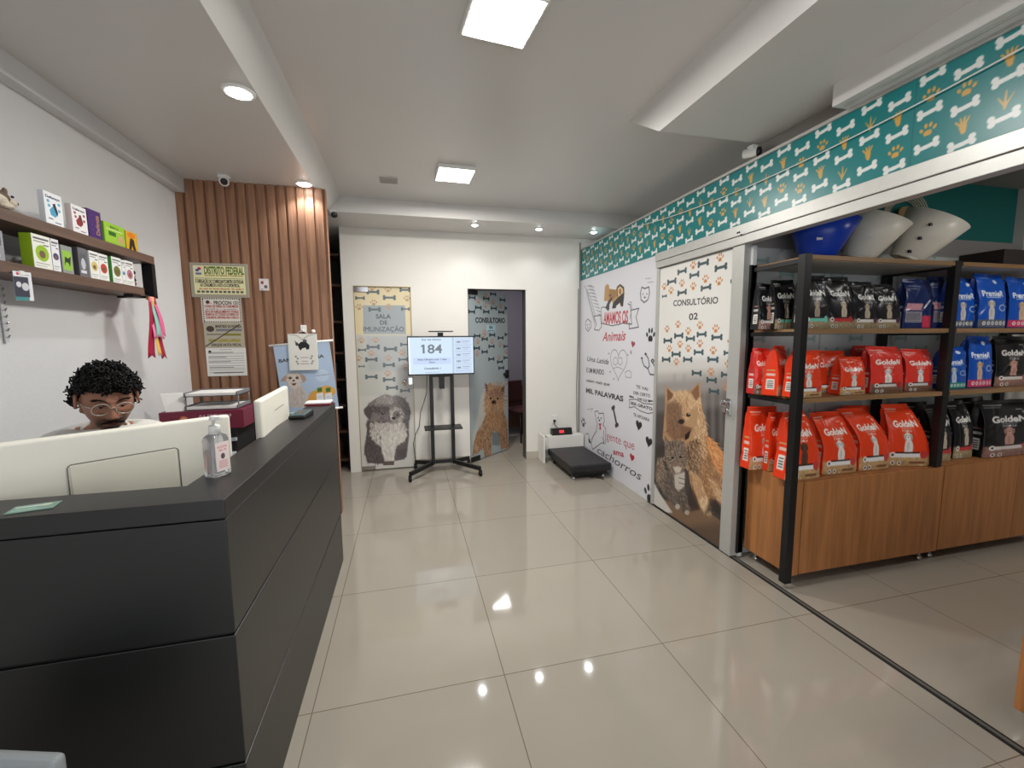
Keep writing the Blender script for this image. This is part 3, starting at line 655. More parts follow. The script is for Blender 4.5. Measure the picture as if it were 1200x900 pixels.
# back table things: printer, maroon box, trays of paper
e = tag(empty('side_cabinet', (-1.36, 3.25, 0)), 'dark cabinet behind the counter carrying printer and maroon box', 'cabinet')
MB().box(-.26, .30, -.30, .40, 0, .72).build('body', M_ctr, e, .002); MB().box(-.27, .31, -.31, .41, .72, .745).build('top', M_desk, e, .002)
for k in range(2): MB().box(-.25, .29, -.315, -.30, .04+k*.34, .36+k*.34).build('door', M_ctr, e, .002)
e = tag(empty('printer', (-1.30, 3.20, .746)), 'black printer with pale paper slots behind the large monitor', 'printer')
MB().box(-.22, .22, -.2, .2, 0, .20).build('body', M_matte, e, .01); MB().box(-.20, .215, -.26, -.19, .03, .05).build('paper_tray', mat('tray_grey', (176, 184, 186), .4), e, .002); MB().box(-.2, .222, -.215, -.19, .12, .14).build('paper_slot', MATS['tray_grey'], e, .002)
cv = Canvas(.46, .115, 400, (120, 38, 62)); cv.text('A4 PREMIUM', .30, .085, .018, (214, 180, 186), w=.18); cv.ell(.13, .065, .024, .024, (214, 120, 90)); cv.ell(.13, .065, .015, .015, (226, 160, 120)); cv.rect(.02, .02, .2, .03, (150, 70, 90))
e = tag(empty('box', (-1.26, 3.15, .948)), 'maroon cardboard box standing on the printer', 'box')
MB().box(-.23, .23, -.149, .15, 0, .115).build('carton', mat('maroon_card', (112, 36, 58), .5), e, .002); slab('front_print', cv, (-.23, -.1505, 0), XU, ZU, .001, print_mat(.4), e)
e = tag(empty('paper_tray', (-1.22, 3.15, 1.064)), 'two tier grey tray filled with papers on the maroon box', 'tray'); M_tray = mat('smoke_plastic', (120, 120, 124), .3)
for z in (0, .085):
    MB().box(-.15, .15, -.11, .12, z, z+.006).box(-.15, -.144, -.11, .12, z, z+.028).box(.144, .15, -.11, .12, z, z+.028).box(-.15, .15, .114, .12, z, z+.028).build('tier', M_tray, e, .001)
    MB().box(-.135, .14, -.115, .10, z+.007, z+.022).build('papers', MATS['paper'], e)
for sx in (-1, 1):
    for sy in (-.09, .1): MB().tube([(sx*.147, sy, .006), (sx*.147, sy, .086)], .004, 8).build('riser', M_tray, e)
b = MB(); b.obox((0, 0, .055), (.055, .012, 0), (0, .0015, .0008), (-.02, .02, .055))
e = tag(b.build('paper_sheet', MATS['paper']), 'tilted sheet of paper leaning beside the paper tray', 'paper'); e.location = (-1.43, 3.06, 1.064)

# ------------------------------------------------------------------ notices on the slatted wall
YP = 3.78
def notice(name, q, label, draw, cat='notice', group=None, bg=(226, 222, 206), frame=None, name_='face'):
    a, b_ = at(q[0], q[1], 1, YP-.006), at(q[2], q[3], 1, YP-.006); w, h = b_.x-a.x, a.z-b_.z
    e = tag(empty(name, (a.x, YP, b_.z)), label, cat, group)
    cv = Canvas(w, h, 620, bg); cv.frac(); draw(cv)
    slab('sheet', cv, (0, -.007 if frame else -.003, 0), XU, ZU, .002, print_mat(.25), e)
    if frame: MB().box(-.004, w+.004, -.0055, -.0002, -.004, h+.004).build('sleeve', frame, e, .001)
    return e
M_slv = mat('clear_sleeve', (168, 162, 146), .2)
def d_df(cv):
    cv.rect(0, 0, 1, 1, (166, 158, 142)); cv.rect(.05, .08, .95, .93, (232, 226, 176)); cv.text('DISTRITO FEDERAL', .59, .80, .055, (86, 112, 34), w=cv.w*.70, bold=.02)
    cv.text('Secretaria de Fazenda e Planejamento', .58, .655, .016, (150, 130, 60), w=cv.w*.68, bold=.01); cv.ell(.14, .82, .06, .08, (220, 222, 226)); cv.ell(.16, .84, .03, .04, (190, 40, 40)); cv.ell(.12, .79, .03, .04, (60, 90, 150)); cv.rect(.09, .66, .19, .72, (90, 120, 160))
    cv.text('É OBRIGAÇÃO DO COMERCIANTE EMITIR E ENTREGAR', .5, .47, .026, (46, 40, 40), w=cv.w*.84, bold=.02); cv.text('AO CONSUMIDOR A NOTA OU CUPOM FISCAL.', .5, .355, .024, (46, 40, 40), w=cv.w*.70, bold=.02)
    cv.rect(.08, .55, .92, .565, (120, 130, 110)); cv.text('em caso de recusa denuncie 156 opção 3', .52, .25, .014, (180, 80, 60), w=cv.w*.78, bold=.01)
    for i in range(11): cv.rect(.09+i*.076, .12, .145+i*.076, .19, (96, 100, 92))
notice('framed_notice', (222, 308, 292, 348.5), 'large yellowish tax notice with green heading, topmost on the slatted wall', d_df, frame=M_slv)
def d_pro(cv):
    cv.rect(0, 0, 1, 1, (224, 216, 204))
    for i in range(17):
        for y in (.02, .94): cv.rect(.03+i*.057, y, .062+i*.057, y+.045, (40, 38, 44))
    for i in range(11):
        for x in (.02, .95): cv.rect(x, .06+i*.083, x+.035, .105+i*.083, (40, 38, 44))
    cv.text('PROCON 151', .62, .80, .028, (46, 44, 52), w=cv.w*.62, bold=.01); cv.ell(.16, .82, .05, .07, (60, 50, 60)); cv.rect(.16, .77, .26, .79, (190, 60, 50))
    R_ = (150, 30, 44); cv.text('CODIGO DE DEFESA DO CONSUMIDOR', .5, .66, .018, R_, w=cv.w*.86, bold=.02); cv.text('lei 8.078 de 11 de setembro', .5, .55, .012, (120, 80, 110), w=cv.w*.8)
    cv.text('ESTE ESTABELECIMENTO POSSUI', .5, .45, .018, R_, w=cv.w*.84, bold=.02); cv.text('EXEMPLAR DO CODIGO DE DEFESA DO', .5, .34, .018, R_, w=cv.w*.84, bold=.02); cv.text('CONSUMIDOR, DISPONIVEL PARA CONSULTA', .5, .22, .018, R_, w=cv.w*.84, bold=.02)
notice('notice', (235, 348.5, 284, 378.5), 'notice with red lines and dashed black border, second from the top', d_pro)
def d_min(cv):
    cv.rect(0, 0, 1, 1, (178, 170, 150)); cv.ell(.16, .78, .10, .12, (70, 56, 50)); cv.text('MINISTERIO DA FAZENDA', .62, .88, .020, (60, 56, 56), w=cv.w*.66, bold=.02); cv.rect(.3, .68, .95, .78, (120, 118, 126))
    cv.rect(.06, .54, .44, .57, (50, 46, 46)); cv.rect(.46, .5, .92, .59, (130, 124, 50)); cv.rect(.1, .26, .9, .36, (150, 142, 66)); cv.rect(.3, .24, .36, .4, (178, 170, 150)); cv.rect(.6, .24, .66, .4, (178, 170, 150))
    for i in range(3): cv.ell(.38+i*.22, .29, .08, .07, (166, 154, 80), alpha=.8)
    cv.text('DISQUE NOTA FISCAL', .54, .13, .020, (70, 66, 60), w=cv.w*.76, bold=.02); cv.line([(.02, .08), (.9, .95)], .008, (74, 64, 50))
notice('notice', (238, 379, 287, 407.5), 'dull yellow notice crossed by a dark diagonal line, third from the top', d_min)
def d_pap(cv):
    cv.rect(0, 0, 1, 1, (226, 224, 220)); cv.ell(.1, .87, .035, .05, (40, 38, 40)); cv.rect(.35, .93, .65, .945, (120, 118, 120))
    for y in (.80, .70, .61, .54, .46, .36, .27, .21, .13): cv.rect(.05, y, .95, y+.012, (120, 118, 122)); 
    for y in (.83, .66, .50, .30): cv.rect(.06, y, .5+.3*nr.rand(), y+.02, (90, 88, 92))
    cv.rect(.15, .10, .9, .14, (110, 108, 112))
notice('notice', (240.5, 408, 290, 440), 'white printed form with black lines, lowest notice on the slatted wall', d_pap)
def d_qr(cv):
    cv.rect(0, 0, 1, 1, (216, 208, 206)); cv.rect(.1, .12, .9, .9, (226, 216, 214)); cv.rect(.18, .55, .45, .8, (150, 70, 80)); cv.rect(.5, .2, .82, .45, (110, 90, 100)); cv.rect(.15, .1, .4, .14, (120, 100, 104))
notice('sticker', (303, 326.5, 315.5, 340.5), 'small white sticker with dark red blocks alone on the slatted wall', d_qr, 'sticker')

# dog poster hanging on white rods, and the paper bag over it
e = tag(empty('poster', (-.86, 3.74, 1.0)), 'pale blue poster of a small white dog hanging on white rods beside the counter', 'poster')
A, B_ = at(320, 405, 1, 3.745), at(381, 397, 1, 3.745); Cc, Dd = at(392, 482, 1, 3.745), at(345, 500, 1, 3.745)
w, h = .42, .56; U_ = np.array([1, 0, .085]); U_ /= np.linalg.norm(U_); V_ = np.array([-.085, 0, 1.0]); V_ /= np.linalg.norm(V_)
cv = Canvas(w, h, 500, (178, 198, 222)); top = np.array(at(320, 405, 1, 3.745)); O_ = top-V_*h
def TP(p):
    p = np.asarray(p, float); q = np.stack([(300+p[..., 0]/7.5-600)/FPX, (380+p[..., 1]/7.5-450)/FPX, np.ones_like(p[..., 0])], -1) @ RM
    t = 3.745/q[..., 1]; P = np.array([0, 0, CH])+q*t[..., None]-O_; return np.stack([P@U_, P@V_], -1)
cv.T = TP
cv.text('BANHO E TOSA', 400, 300, .026, (70, 66, 70), w=.34, bold=.02, ang=.02)
cv.ell(580, 450, 62, 55, (196, 212, 232)); cv.line([(520, 455), (640, 440)], .004, (110, 130, 150)); cv.ell(620, 590, 80, 50, (226, 170, 84)); cv.poly([(480, 600), (560, 560), (600, 680), (440, 690)], (222, 164, 76), soft=.01)
for x_ in (560, 635): cv.poly([(x_-30, 610), (x_+30, 600), (x_+36, 670), (x_-26, 675)], (232, 236, 238)); cv.poly([(x_-22, 560), (x_+20, 555), (x_+20, 592), (x_-20, 597)], (70, 120, 50)); cv.line([(x_-15, 640), (x_+20, 636)], .003, (150, 160, 180))
cv.poly([(300, 540), (280, 640), (300, 730), (440, 730), (455, 640), (420, 560), (390, 520), (310, 520)], (206, 196, 190), soft=.006)
cv.poly([(262, 450), (300, 425), (370, 425), (405, 460), (400, 520), (370, 560), (310, 560), (278, 520)], (220, 210, 200), soft=.006)
cv.poly([(270, 440), (225, 480), (215, 505), (262, 500), (285, 470)], (176, 150, 134), soft=.006); cv.poly([(375, 430), (430, 455), (442, 490), (415, 512), (395, 480)], (176, 150, 134), soft=.006)
cv.fur([(265, 440), (400, 440), (400, 540), (310, 560), (270, 520)], 240, 22, lambda x, y: math.atan2(y-490, x-335), [(232, 224, 214), (206, 192, 180), (186, 170, 158)], .003, .5)
cv.fur([(300, 540), (420, 560), (450, 720), (300, 720)], 260, 28, 1.5, [(222, 214, 206), (196, 184, 174), (176, 164, 156)], .003, .4)
cv.ell(300, 472, 15, 12, (120, 90, 76), soft=.003); cv.ell(362, 470, 15, 12, (120, 90, 76), soft=.003)
for x_ in (302, 360): cv.ell(x_, 475, 7, 7, (30, 22, 20))
cv.ell(331, 495, 11, 8, (40, 30, 30)); cv.poly([(312, 520), (355, 518), (345, 535), (322, 537)], (90, 56, 56))
slab('print', cv, O_-np.array([-.86, 3.74, 1.0]), U_, V_, .001, print_mat(.35), e)
for off, nm in ((h, 'top_rod'), (0, 'bottom_rod')):
    P0 = O_+V_*off-U_*.03-np.array([-.86, 3.74, 1.0]); P1 = P0+U_*(w+.06); MB().tube([P0, P1], .0085, 12).build(nm, M_white, e)
e = tag(empty('paper_bag', (-.81, 3.72, 1.25)), 'white paper bag with black dog print hanging from a hook over the dog poster', 'bag')
p0 = at(340, 434, 1, 3.72); p1 = at(371, 391, 1, 3.72); w, h = (p1.x-p0.x), p1.z-p0.z
cv = Canvas(w, h, 620, (230, 228, 220)); cv.frac()
cv.poly([(.33, .70), (.45, .78), (.62, .78), (.74, .68), (.72, .58), (.62, .56), (.60, .62), (.48, .60), (.42, .54), (.36, .60)], (30, 30, 32)); cv.line([(.30, .68), (.24, .80)], .006, (40, 40, 42)); cv.ell(.58, .80, .07, .05, (60, 60, 60), alpha=.8); cv.ell(.30, .72, .05, .05, (60, 60, 60))
for x_, y_ in ((.24, .38), (.30, .32), (.26, .24), (.30, .18), (.80, .38), (.76, .32), (.82, .24), (.78, .18)): cv.paw(x_, y_, .009, (40, 40, 42))
for y_, l in ((.34, .3), (.24, .2), (.17, .3)): cv.rect(.54-l/2, y_, .54+l/2, y_+.012, (110, 108, 106))
cv.poly([(0, 1), (.32, .97), (.5, .86), (.7, .97), (1, 1), (1, .985), (.72, .93), (.5, .82), (.3, .94), (0, .97)], (170, 166, 156), .6)
slab('print', cv, np.array(p0)-np.array([-.81, 3.72, 1.25])+np.array([0, -.011, 0]), XU, ZU, .001, print_mat(.6), e)
MB().box(p0.x+.81, p1.x+.81, -.010, .012, p0.z-1.25, p1.z-1.25).build('bag', mat('bag_paper', (224, 222, 214), .7), e, .004)
xm = (p0.x+p1.x)/2+.81; MB().tube([(xm-.04, 0, p1.z-1.25), (xm-.01, 0, p1.z-1.25+.025), (xm+.01, 0, p1.z-1.25+.025), (xm+.04, 0, p1.z-1.25)], .003, 6).build('handle', M_white, e)
e = tag(empty('hook', (-.81+xm, 3.782, p1.z+.025)), 'white adhesive hook holding the white paper bag', 'hook', 'white adhesive hooks'); MB().box(-.022, .022, -.012, 0, -.01, .045).build('plate', M_white, e, .003); MB().tube([(0, -.012, .01), (0, -.03, .0), (0, -.075, .004), (0, -.08, .015)], .004, 8).build('peg', M_white, e)
p = at(367, 387, 1, 3.775); e = tag(empty('hook', (p.x, 3.782, p.z-.01)), 'small round white hook right of the paper bag hook', 'hook', 'white adhesive hooks'); MB().lathe([(0, 0), (.016, 0), (.016, .008), (0, .01)], axis=(0, -1, 0), n=18).build('plate', M_white, e); MB().tube([(0, -.008, 0), (0, -.03, -.002), (0, -.034, .01)], .003, 8).build('peg', M_white, e)
p = at(330, 450, 1, 3.6)

# ------------------------------------------------------------------ wall shelf and its goods
e = tag(empty('wall_shelf', (-1.64, 2.0, 1.76)), 'two board walnut wall shelf with black end bracket above the reception', 'shelf')
def LS(o): o.location = (1.64, -2.0, -1.76); return o
XF = -1.45
LS(MB().box(-1.64, XF, .9, 3.03, 1.955, 2.0).build('shelf_board', M_shelfwood, e, .002)); LS(MB().box(-1.64, XF, .9, 2.90, 1.76, 1.803).build('shelf_board', M_shelfwood, e, .002))
LS(MB().box(XF-.055, XF-.002, 3.0, 3.035, 1.76, 1.955).build('end_bracket', M_black, e)); LS(MB().box(-1.64, -1.60, 3.0, 3.035, 1.76, 1.955).build('end_bracket', M_black, e)); LS(MB().box(-1.64, XF-.002, 3.0, 3.035, 1.755, 1.765).build('bracket_foot', M_black, e))
LS(MB().box(-1.50, -1.455, 2.80, 2.87, 1.742, 1.76).build('bracket_foot', M_black, e)); LS(MB().box(-1.635, -1.47, 2.90, 3.0, 1.764, 1.772).build('bracket_tray', M_black, e))
def pack(y0, y1, ztop, z, d, label, face, side, draw, group, name='product_box', xf=-1.462):
    w, h = y1-y0, ztop-z; e = tag(empty(name, (xf-d/2, (y0+y1)/2, z)), label, 'box', group)
    MB().box(-d/2, d/2-.0012, -w/2, w/2, 0, h).build('carton', mat('card_%d_%d_%d' % side, side, .45), e, .0015)
    cv = Canvas(w, h, 900, face); cv.frac(); draw(cv); slab('front_print', cv, (d/2, -w/2, 0), YU, ZU, .0012, print_mat(.35), e); return e
GT, GB = 'product boxes on the upper wall shelf', 'product boxes on the lower wall shelf'
def d_fig(t, c1, c2):
    def f(cv):
        cv.text(t, .5, .86, cv.h*.08, (40, 50, 70), w=cv.w*.8, bold=.02); cv.poly([(.25, .45), (.5, .62), (.7, .4), (.55, .25), (.3, .3)], c1); cv.poly([(.45, .66), (.6, .7), (.72, .42), (.66, .3), (.56, .45)], c2)
        for x_, y_ in ((.22, .72), (.82, .7), (.8, .5), (.25, .58)): cv.ell(x_, y_, .08, .05, c1, alpha=.8)
        cv.rect(.5, .08, .85, .11, (90, 96, 110)); cv.rect(.15, .16, .4, .2, c2, .6)
    return f
pack(2.268, 2.365, 2.135, 2.001, .022, 'white box with blue drops, leftmost box on the upper wall shelf', (238, 240, 242), (214, 216, 222), d_fig('Defensyn', (70, 160, 200), (30, 36, 50)), GT)
pack(2.418, 2.512, 2.125, 2.001, .024, 'white box with dark red drops beside the purple box', (240, 238, 238), (222, 206, 206), d_fig('Defensyn', (150, 40, 50), (90, 40, 40)), GT)
def d_pur(cv):
    cv.text('Defenza', .68, .5, cv.w*.30, (190, 150, 90), w=cv.h*.7, ang=PI/2)
    for i in range(5): cv.paw(.3, .15+.16*i, .004, (120, 90, 150))
pack(2.520, 2.612, 2.135, 2.001, .05, 'tall purple box with gold lettering on the upper wall shelf', (70, 38, 110), (60, 32, 96), d_pur, GT)
def d_grn(cv):
    cv.rect(0, 0, 1, .1, (150, 196, 60)); cv.text('BIO', .5, .82, cv.h*.10, (40, 100, 30), w=cv.w*.4, bold=.02); cv.rect(.2, .4, .55, .6, (40, 110, 40)); cv.rect(.1, .68, .9, .71, (230, 240, 200)); cv.ell(.78, .28, .16, .2, (200, 170, 120)); cv.ell(.78, .44, .1, .09, (206, 176, 130))
pack(2.63, 2.79, 2.105, 2.001, .06, 'lime green box with a tan puppy on the upper wall shelf', (160, 206, 62), (130, 190, 50), d_grn, GT)
def d_yel(cv):
    cv.poly([(0, 0), (1, 0), (1, 1), (0, 1)], (226, 180, 40)); cv.ell(.5, .8, .35, .15, (236, 130, 40)); cv.poly([(.2, 0), (.3, .45), (.45, .62), (.7, .6), (.75, .3), (.85, 0), (.6, 0), (.5, .25), (.4, 0)], (50, 40, 34)); cv.ell(.5, .55, .16, .1, (50, 40, 34))
pack(2.80, 2.90, 2.10, 2.001, .05, 'yellow and orange pack with a black dog at the end of the upper shelf', (226, 180, 40), (200, 160, 40), d_yel, GT)
def d_circ(c, c2=None, t='Ração'):
    def f(cv):
        cv.rect(.08, .86, .92, .91, (90, 90, 96)); cv.rect(.08, .78, .7, .81, (130, 130, 134)); cv.ell(.5, .46, .36, .36*cv.w/cv.h, c); cv.ell(.5, .43, .17, .17*cv.w/cv.h, c2 or (120, 90, 70))
        cv.rect(.1, .14, .85, .165, (150, 160, 140)); cv.rect(.1, .07, .7, .09, (170, 170, 170)); cv.rect(.6, .70, .9, .73, (50, 50, 56))
    return f
zb = 1.804
def grey(cv):
    cv.rect(.1, .5, .9, .8, (90, 92, 98)); cv.rect(.15, .12, .8, .22, (220, 222, 226)); cv.ell(.5, .45, .25, .2, (196, 200, 206))
pack(1.95, 2.05, 1.915, zb, .10, 'short grey box at the left photo edge on the lower wall shelf', (150, 152, 158), (166, 168, 174), grey, GB)
pack(2.18, 2.272, 1.940, zb, .042, 'white box with lime green side and green circle, lower wall shelf', (236, 236, 226), (150, 186, 30), d_circ((150, 190, 40)), GB)
pack(2.276, 2.318, 1.940, zb, .042, 'narrow white box with dark purple circle next to the green sided box', (232, 232, 236), (220, 220, 226), d_circ((70, 66, 110)), GB)
pack(2.328, 2.392, 1.925, zb, .04, 'grey box with lime panel and black dog shape, lower wall shelf', (146, 150, 148), (132, 136, 136), lambda cv: (cv.rect(.1, .12, .9, .82, (150, 196, 70)), cv.poly([(.2, .25), (.3, .6), (.6, .55), (.85, .65), (.7, .25), (.55, .4), (.35, .4)], (40, 50, 40))), GB)
pack(2.43, 2.485, 1.935, zb, .06, 'dark grey box between the lime panel box and the white boxes', (110, 108, 114), (84, 82, 88), grey, GB)
for y0, y1, c, lb in ((2.500, 2.562, (214, 196, 120), 'white box with yellowish circle, lower wall shelf'), (2.564, 2.630, (206, 64, 50), 'white box with red circle, lower wall shelf'),
        (2.660, 2.735, (110, 120, 50), 'white box with olive green circle and green side, lower wall shelf'), (2.738, 2.766, (60, 150, 200), 'very narrow white box with blue circle, lower wall shelf'), (2.768, 2.838, (190, 120, 140), 'white box with pink circle, last of the white boxes on the lower wall shelf')):
    pack(y0, y1, 1.932+rnd.random()*.006, zb, .045, lb, (238, 238, 234), (70, 150, 60) if c[0] == 110 else (224, 224, 220), d_circ(c), GB)
e = tag(empty('folded_collars', (-1.54, 2.945, 1.773)), 'bundle of pink, white and dark folded collars in the black shelf end', 'collars')
for k, c in enumerate(((36, 32, 44), (224, 220, 224), (196, 60, 110), (40, 36, 50), (226, 222, 226), (30, 28, 36))):
    MB().tube([(-.04+.10*math.cos(a)*.6, .03*math.sin(a), .012+k*.021+.006*math.cos(a*2)) for a in np.linspace(0, 2*PI, 20)], .0105, 8, caps=False).build('collar', mat('collar_%d' % k, c, .6), e)
e = tag(empty('ribbon', (-1.455, 2.97, 1.76)), 'pink, mint and dark red award ribbon hanging from the end of the wall shelf', 'ribbon')
for k, (y0, y1, z1, c, x_, sk) in enumerate(((-.075, .0, -.36, (170, 20, 60), -.002, .0), (.03, .085, -.37, (170, 20, 60), -.002, .03), (-.01, .03, -.35, (236, 190, 90), .001, .02), (-.06, .05, -.25, (240, 130, 170), .004, .03), (-.025, .025, -.24, (150, 206, 190), .008, .02), (.02, .075, -.235, (240, 110, 160), .006, .035))):
    b = MB(); N_ = 10; v = []
    for i in range(N_+1):
        t = i/N_; x0 = x_+.006*math.sin(t*5+k); yy0, yy1 = y0*(.4+.6*t)+sk*t, y1*(.4+.6*t)+sk*t; v += [(x0, yy0, z1*t), (x0+.002, (yy0+yy1)/2, z1*t+(.018 if i == N_ else 0)), (x0, yy1, z1*t)]
    f = [(i*3+j, i*3+j+1, i*3+j+4, i*3+j+3) for i in range(N_) for j in range(2)]
    b.add(v, f, 0, True); b.build('streamer', mat('ribbon_%d_%d_%d' % c, c, .4), e, solid=.0012)
MB().box(-.012, .004, -.03, .03, -.02, .0).build('clip', mat('brass', (190, 160, 90), .3, metal=.8), e, .002)
cv = Canvas(.082, .11, 900, (226, 226, 230)); cv.frac(); cv.rect(0, 0, .75, .12, (60, 140, 140)); cv.rect(0, .12, .8, .82, (52, 54, 72)); cv.ell(.25, .55, .14, .1, (210, 210, 216)); cv.ell(.6, .48, .2, .14, (206, 208, 214)); cv.ell(.25, .92, .08, .05, (196, 60, 90)); cv.rect(.4, .88, .9, .9, (120, 120, 130))
e = tag(empty('product_card', (-1.442, 2.045, 1.66)), 'small blister card with dark picture hanging from the lower wall shelf', 'card'); slab('card', cv, (0, 0, 0), (0, .998, .05), ZU, .002, print_mat(.3), e); MB().box(-.004, .002, .03, .05, .10, .115).build('clip', M_white, e)
e = tag(empty('clip_strip', (-1.632, 2.235, 1.50)), 'narrow hanging strip with small metal clips at the left photo edge', 'strip'); MB().box(0, .003, 0, .018, 0, .24).build('strip', mat('clear_strip', (196, 196, 198), .3), e)
for k in range(8): MB().tube([(.004, .002, .02+k*.028), (.014, .009, .03+k*.028), (.004, .016, .02+k*.028)], .002, 6).build('clip', M_chrome, e)
# plush cat asleep on the upper shelf
M_pl = mat('plush_cream', (206, 196, 178), .95, bump=.8, bscale=90, var=.1, vscale=30); M_pb = mat('plush_brown', (112, 96, 80), .95, bump=.8, bscale=90, var=.15, vscale=30)
e = tag(empty('plush_toy', (-1.50, 2.075, 2.001)), 'brown and cream plush animal lying on the upper wall shelf at the left', 'toy')
def blob(name, parts, m, par, seed=0):
    b = MB()
    for c, r, sc_ in parts: b.ball(c, r, 20, sc=sc_)
    o = b.build(name, m, par); q = o.modifiers.new('r', 'REMESH'); q.mode = 'VOXEL'; q.voxel_size = .004; q.use_smooth_shade = True
    return o
blob('body', [((0, -.10, .04), .055, (1, 1.6, .8)), ((.02, -.03, .03), .04, (1, 1.4, .7)), ((.04, .0, .014), .018, (1, 2.2, .7)), ((.03, -.16, .02), .03, (1, 1.4, .6))], M_pl, e)
blob('coat', [((-.005, -.06, .065), .045, (.9, 1.7, .5)), ((0, .03, .05), .032, (1, 1.1, .8)), ((-.015, .02, .08), .012, (.6, .8, 1.2)), ((.02, .035, .075), .012, (.6, .8, 1.2))], M_pb, e)
blob('muzzle', [((.012, .06, .038), .022, (1, 1.1, .8))], M_pl, e); MB().ball((.02, .083, .042), .006, 12).build('nose', M_black, e); MB().ball((.035, .045, .058), .005, 10).build('eye', M_black, e)
# pale chair back in front of the counter, cut by the lower photo edge
e = tag(empty('waiting_chair', (-.90, .765, 0), 2.85), 'light grey chair back cut by the bottom left photo corner, before the black counter', 'chair'); M_gp = mat('grey_shell', (150, 156, 158), .4)
b = MB(); loft(b, [[(x, y+.02, z) for x, y, z in rrect(.19, .03, .02, .0)] for _ in (0,)]+[]) if False else None
MB().box(-.2, .2, -.2, .2, .40, .43).build('seat', M_gp, e, .014); MB().box(-.19, .19, -.215, -.19, .47, .725).build('backrest', M_gp, e, .02, 4)
for sx in (-1, 1):
    for sy in (-1, 1): MB().tube([(sx*.17, sy*.17, .4), (sx*.2, sy*.2, 0)], .011, 8).build('leg', M_chrome, e)
    MB().tube([(sx*.12, -.19, .41), (sx*.12, -.205, .6)], .009, 8).build('back_frame', M_chrome, e)
# ------------------------------------------------------------------ pet food bags
def dogfig(cv, x, y, s, c, dark=(60, 50, 46), sit=True):
    cv.ell(x, y+.30*s, .24*s, .34*s, c); cv.ell(x-.12*s, y+.06*s, .10*s, .12*s, c); cv.ell(x+.12*s, y+.06*s, .10*s, .12*s, c)
    cv.ell(x, y+.74*s, .20*s, .19*s, c); d = tuple(np.array(c)*.78)
    cv.ell(x-.20*s, y+.72*s, .07*s, .15*s, d, .2); cv.ell(x+.20*s, y+.72*s, .07*s, .15*s, d, -.2)
    cv.ell(x, y+.68*s, .09*s, .07*s, tuple(np.minimum(np.array(c)*1.08, 255))); cv.ell(x, y+.70*s, .035*s, .028*s, dark)
    cv.ell(x-.08*s, y+.78*s, .025*s, .025*s, dark); cv.ell(x+.08*s, y+.78*s, .025*s, .025*s, dark)
    cv.ell(x-.02*s, y+.30*s, .07*s, .2*s, d, alpha=.5)
STY = {
 'orange': dict(bg=(232, 66, 28), lo=(196, 160, 112), brand='GoldeN', txt=(250, 244, 236), dog=(236, 230, 222), bar=(236, 236, 234), accent=(200, 60, 60), side=(226, 60, 26)),
 'orange_b': dict(bg=(232, 66, 28), lo=(196, 160, 112), brand='GoldeN', txt=(250, 244, 236), dog=(92, 62, 48), bar=(236, 236, 234), accent=(200, 60, 60), side=(226, 60, 26)),
 'red': dict(bg=(226, 58, 46), lo=(120, 92, 74), brand='GoldeN', txt=(250, 244, 236), dog=(240, 234, 228), bar=(214, 210, 204), accent=(180, 40, 48), side=(190, 40, 34)),
 'mint': dict(bg=(24, 24, 27), lo=(168, 150, 116), brand='GoldeN', txt=(240, 238, 232), dog=(176, 160, 140), bar=(120, 206, 184), accent=(120, 206, 184), side=(26, 26, 28)),
 'rose': dict(bg=(24, 24, 27), lo=(168, 150, 116), brand='GoldeN', txt=(240, 238, 232), dog=(206, 190, 168), bar=(196, 60, 60), accent=(190, 60, 60), side=(26, 26, 28)),
 'plum': dict(bg=(24, 24, 27), lo=(160, 142, 112), brand='GoldeN', txt=(240, 238, 232), dog=(196, 180, 156), bar=(226, 220, 212), accent=(84, 40, 70), side=(26, 26, 28)),
 'salmon': dict(bg=(20, 20, 23), lo=(150, 112, 100), brand='GoldeN', txt=(226, 222, 218), dog=(198, 150, 134), bar=(220, 212, 206), accent=(170, 84, 84), side=(22, 22, 25)),
 'blue_grey': dict(bg=(16, 84, 186), lo=(96, 100, 108), brand='PremieR', txt=(240, 244, 250), dog=(214, 204, 196), bar=None, accent=(96, 100, 108), side=(18, 60, 140)),
 'blue_pink': dict(bg=(16, 80, 180), lo=(206, 60, 96), brand='PremieR', txt=(240, 244, 250), dog=(208, 178, 146), bar=None, accent=(206, 60, 96), side=(18, 60, 140)),
 'blue_green': dict(bg=(16, 80, 176), lo=(28, 140, 118), brand='PremieR', txt=(240, 244, 250), dog=(196, 206, 220), bar=None, accent=(28, 140, 118), side=(18, 60, 140)),
 'navy': dict(bg=(22, 42, 96), lo=(22, 40, 90), brand='', txt=(226, 226, 232), dog=(150, 120, 130), bar=None, accent=(214, 60, 90), side=(20, 38, 88)),
}
NF, NS, NB, NV = 92, 14, 14, 96
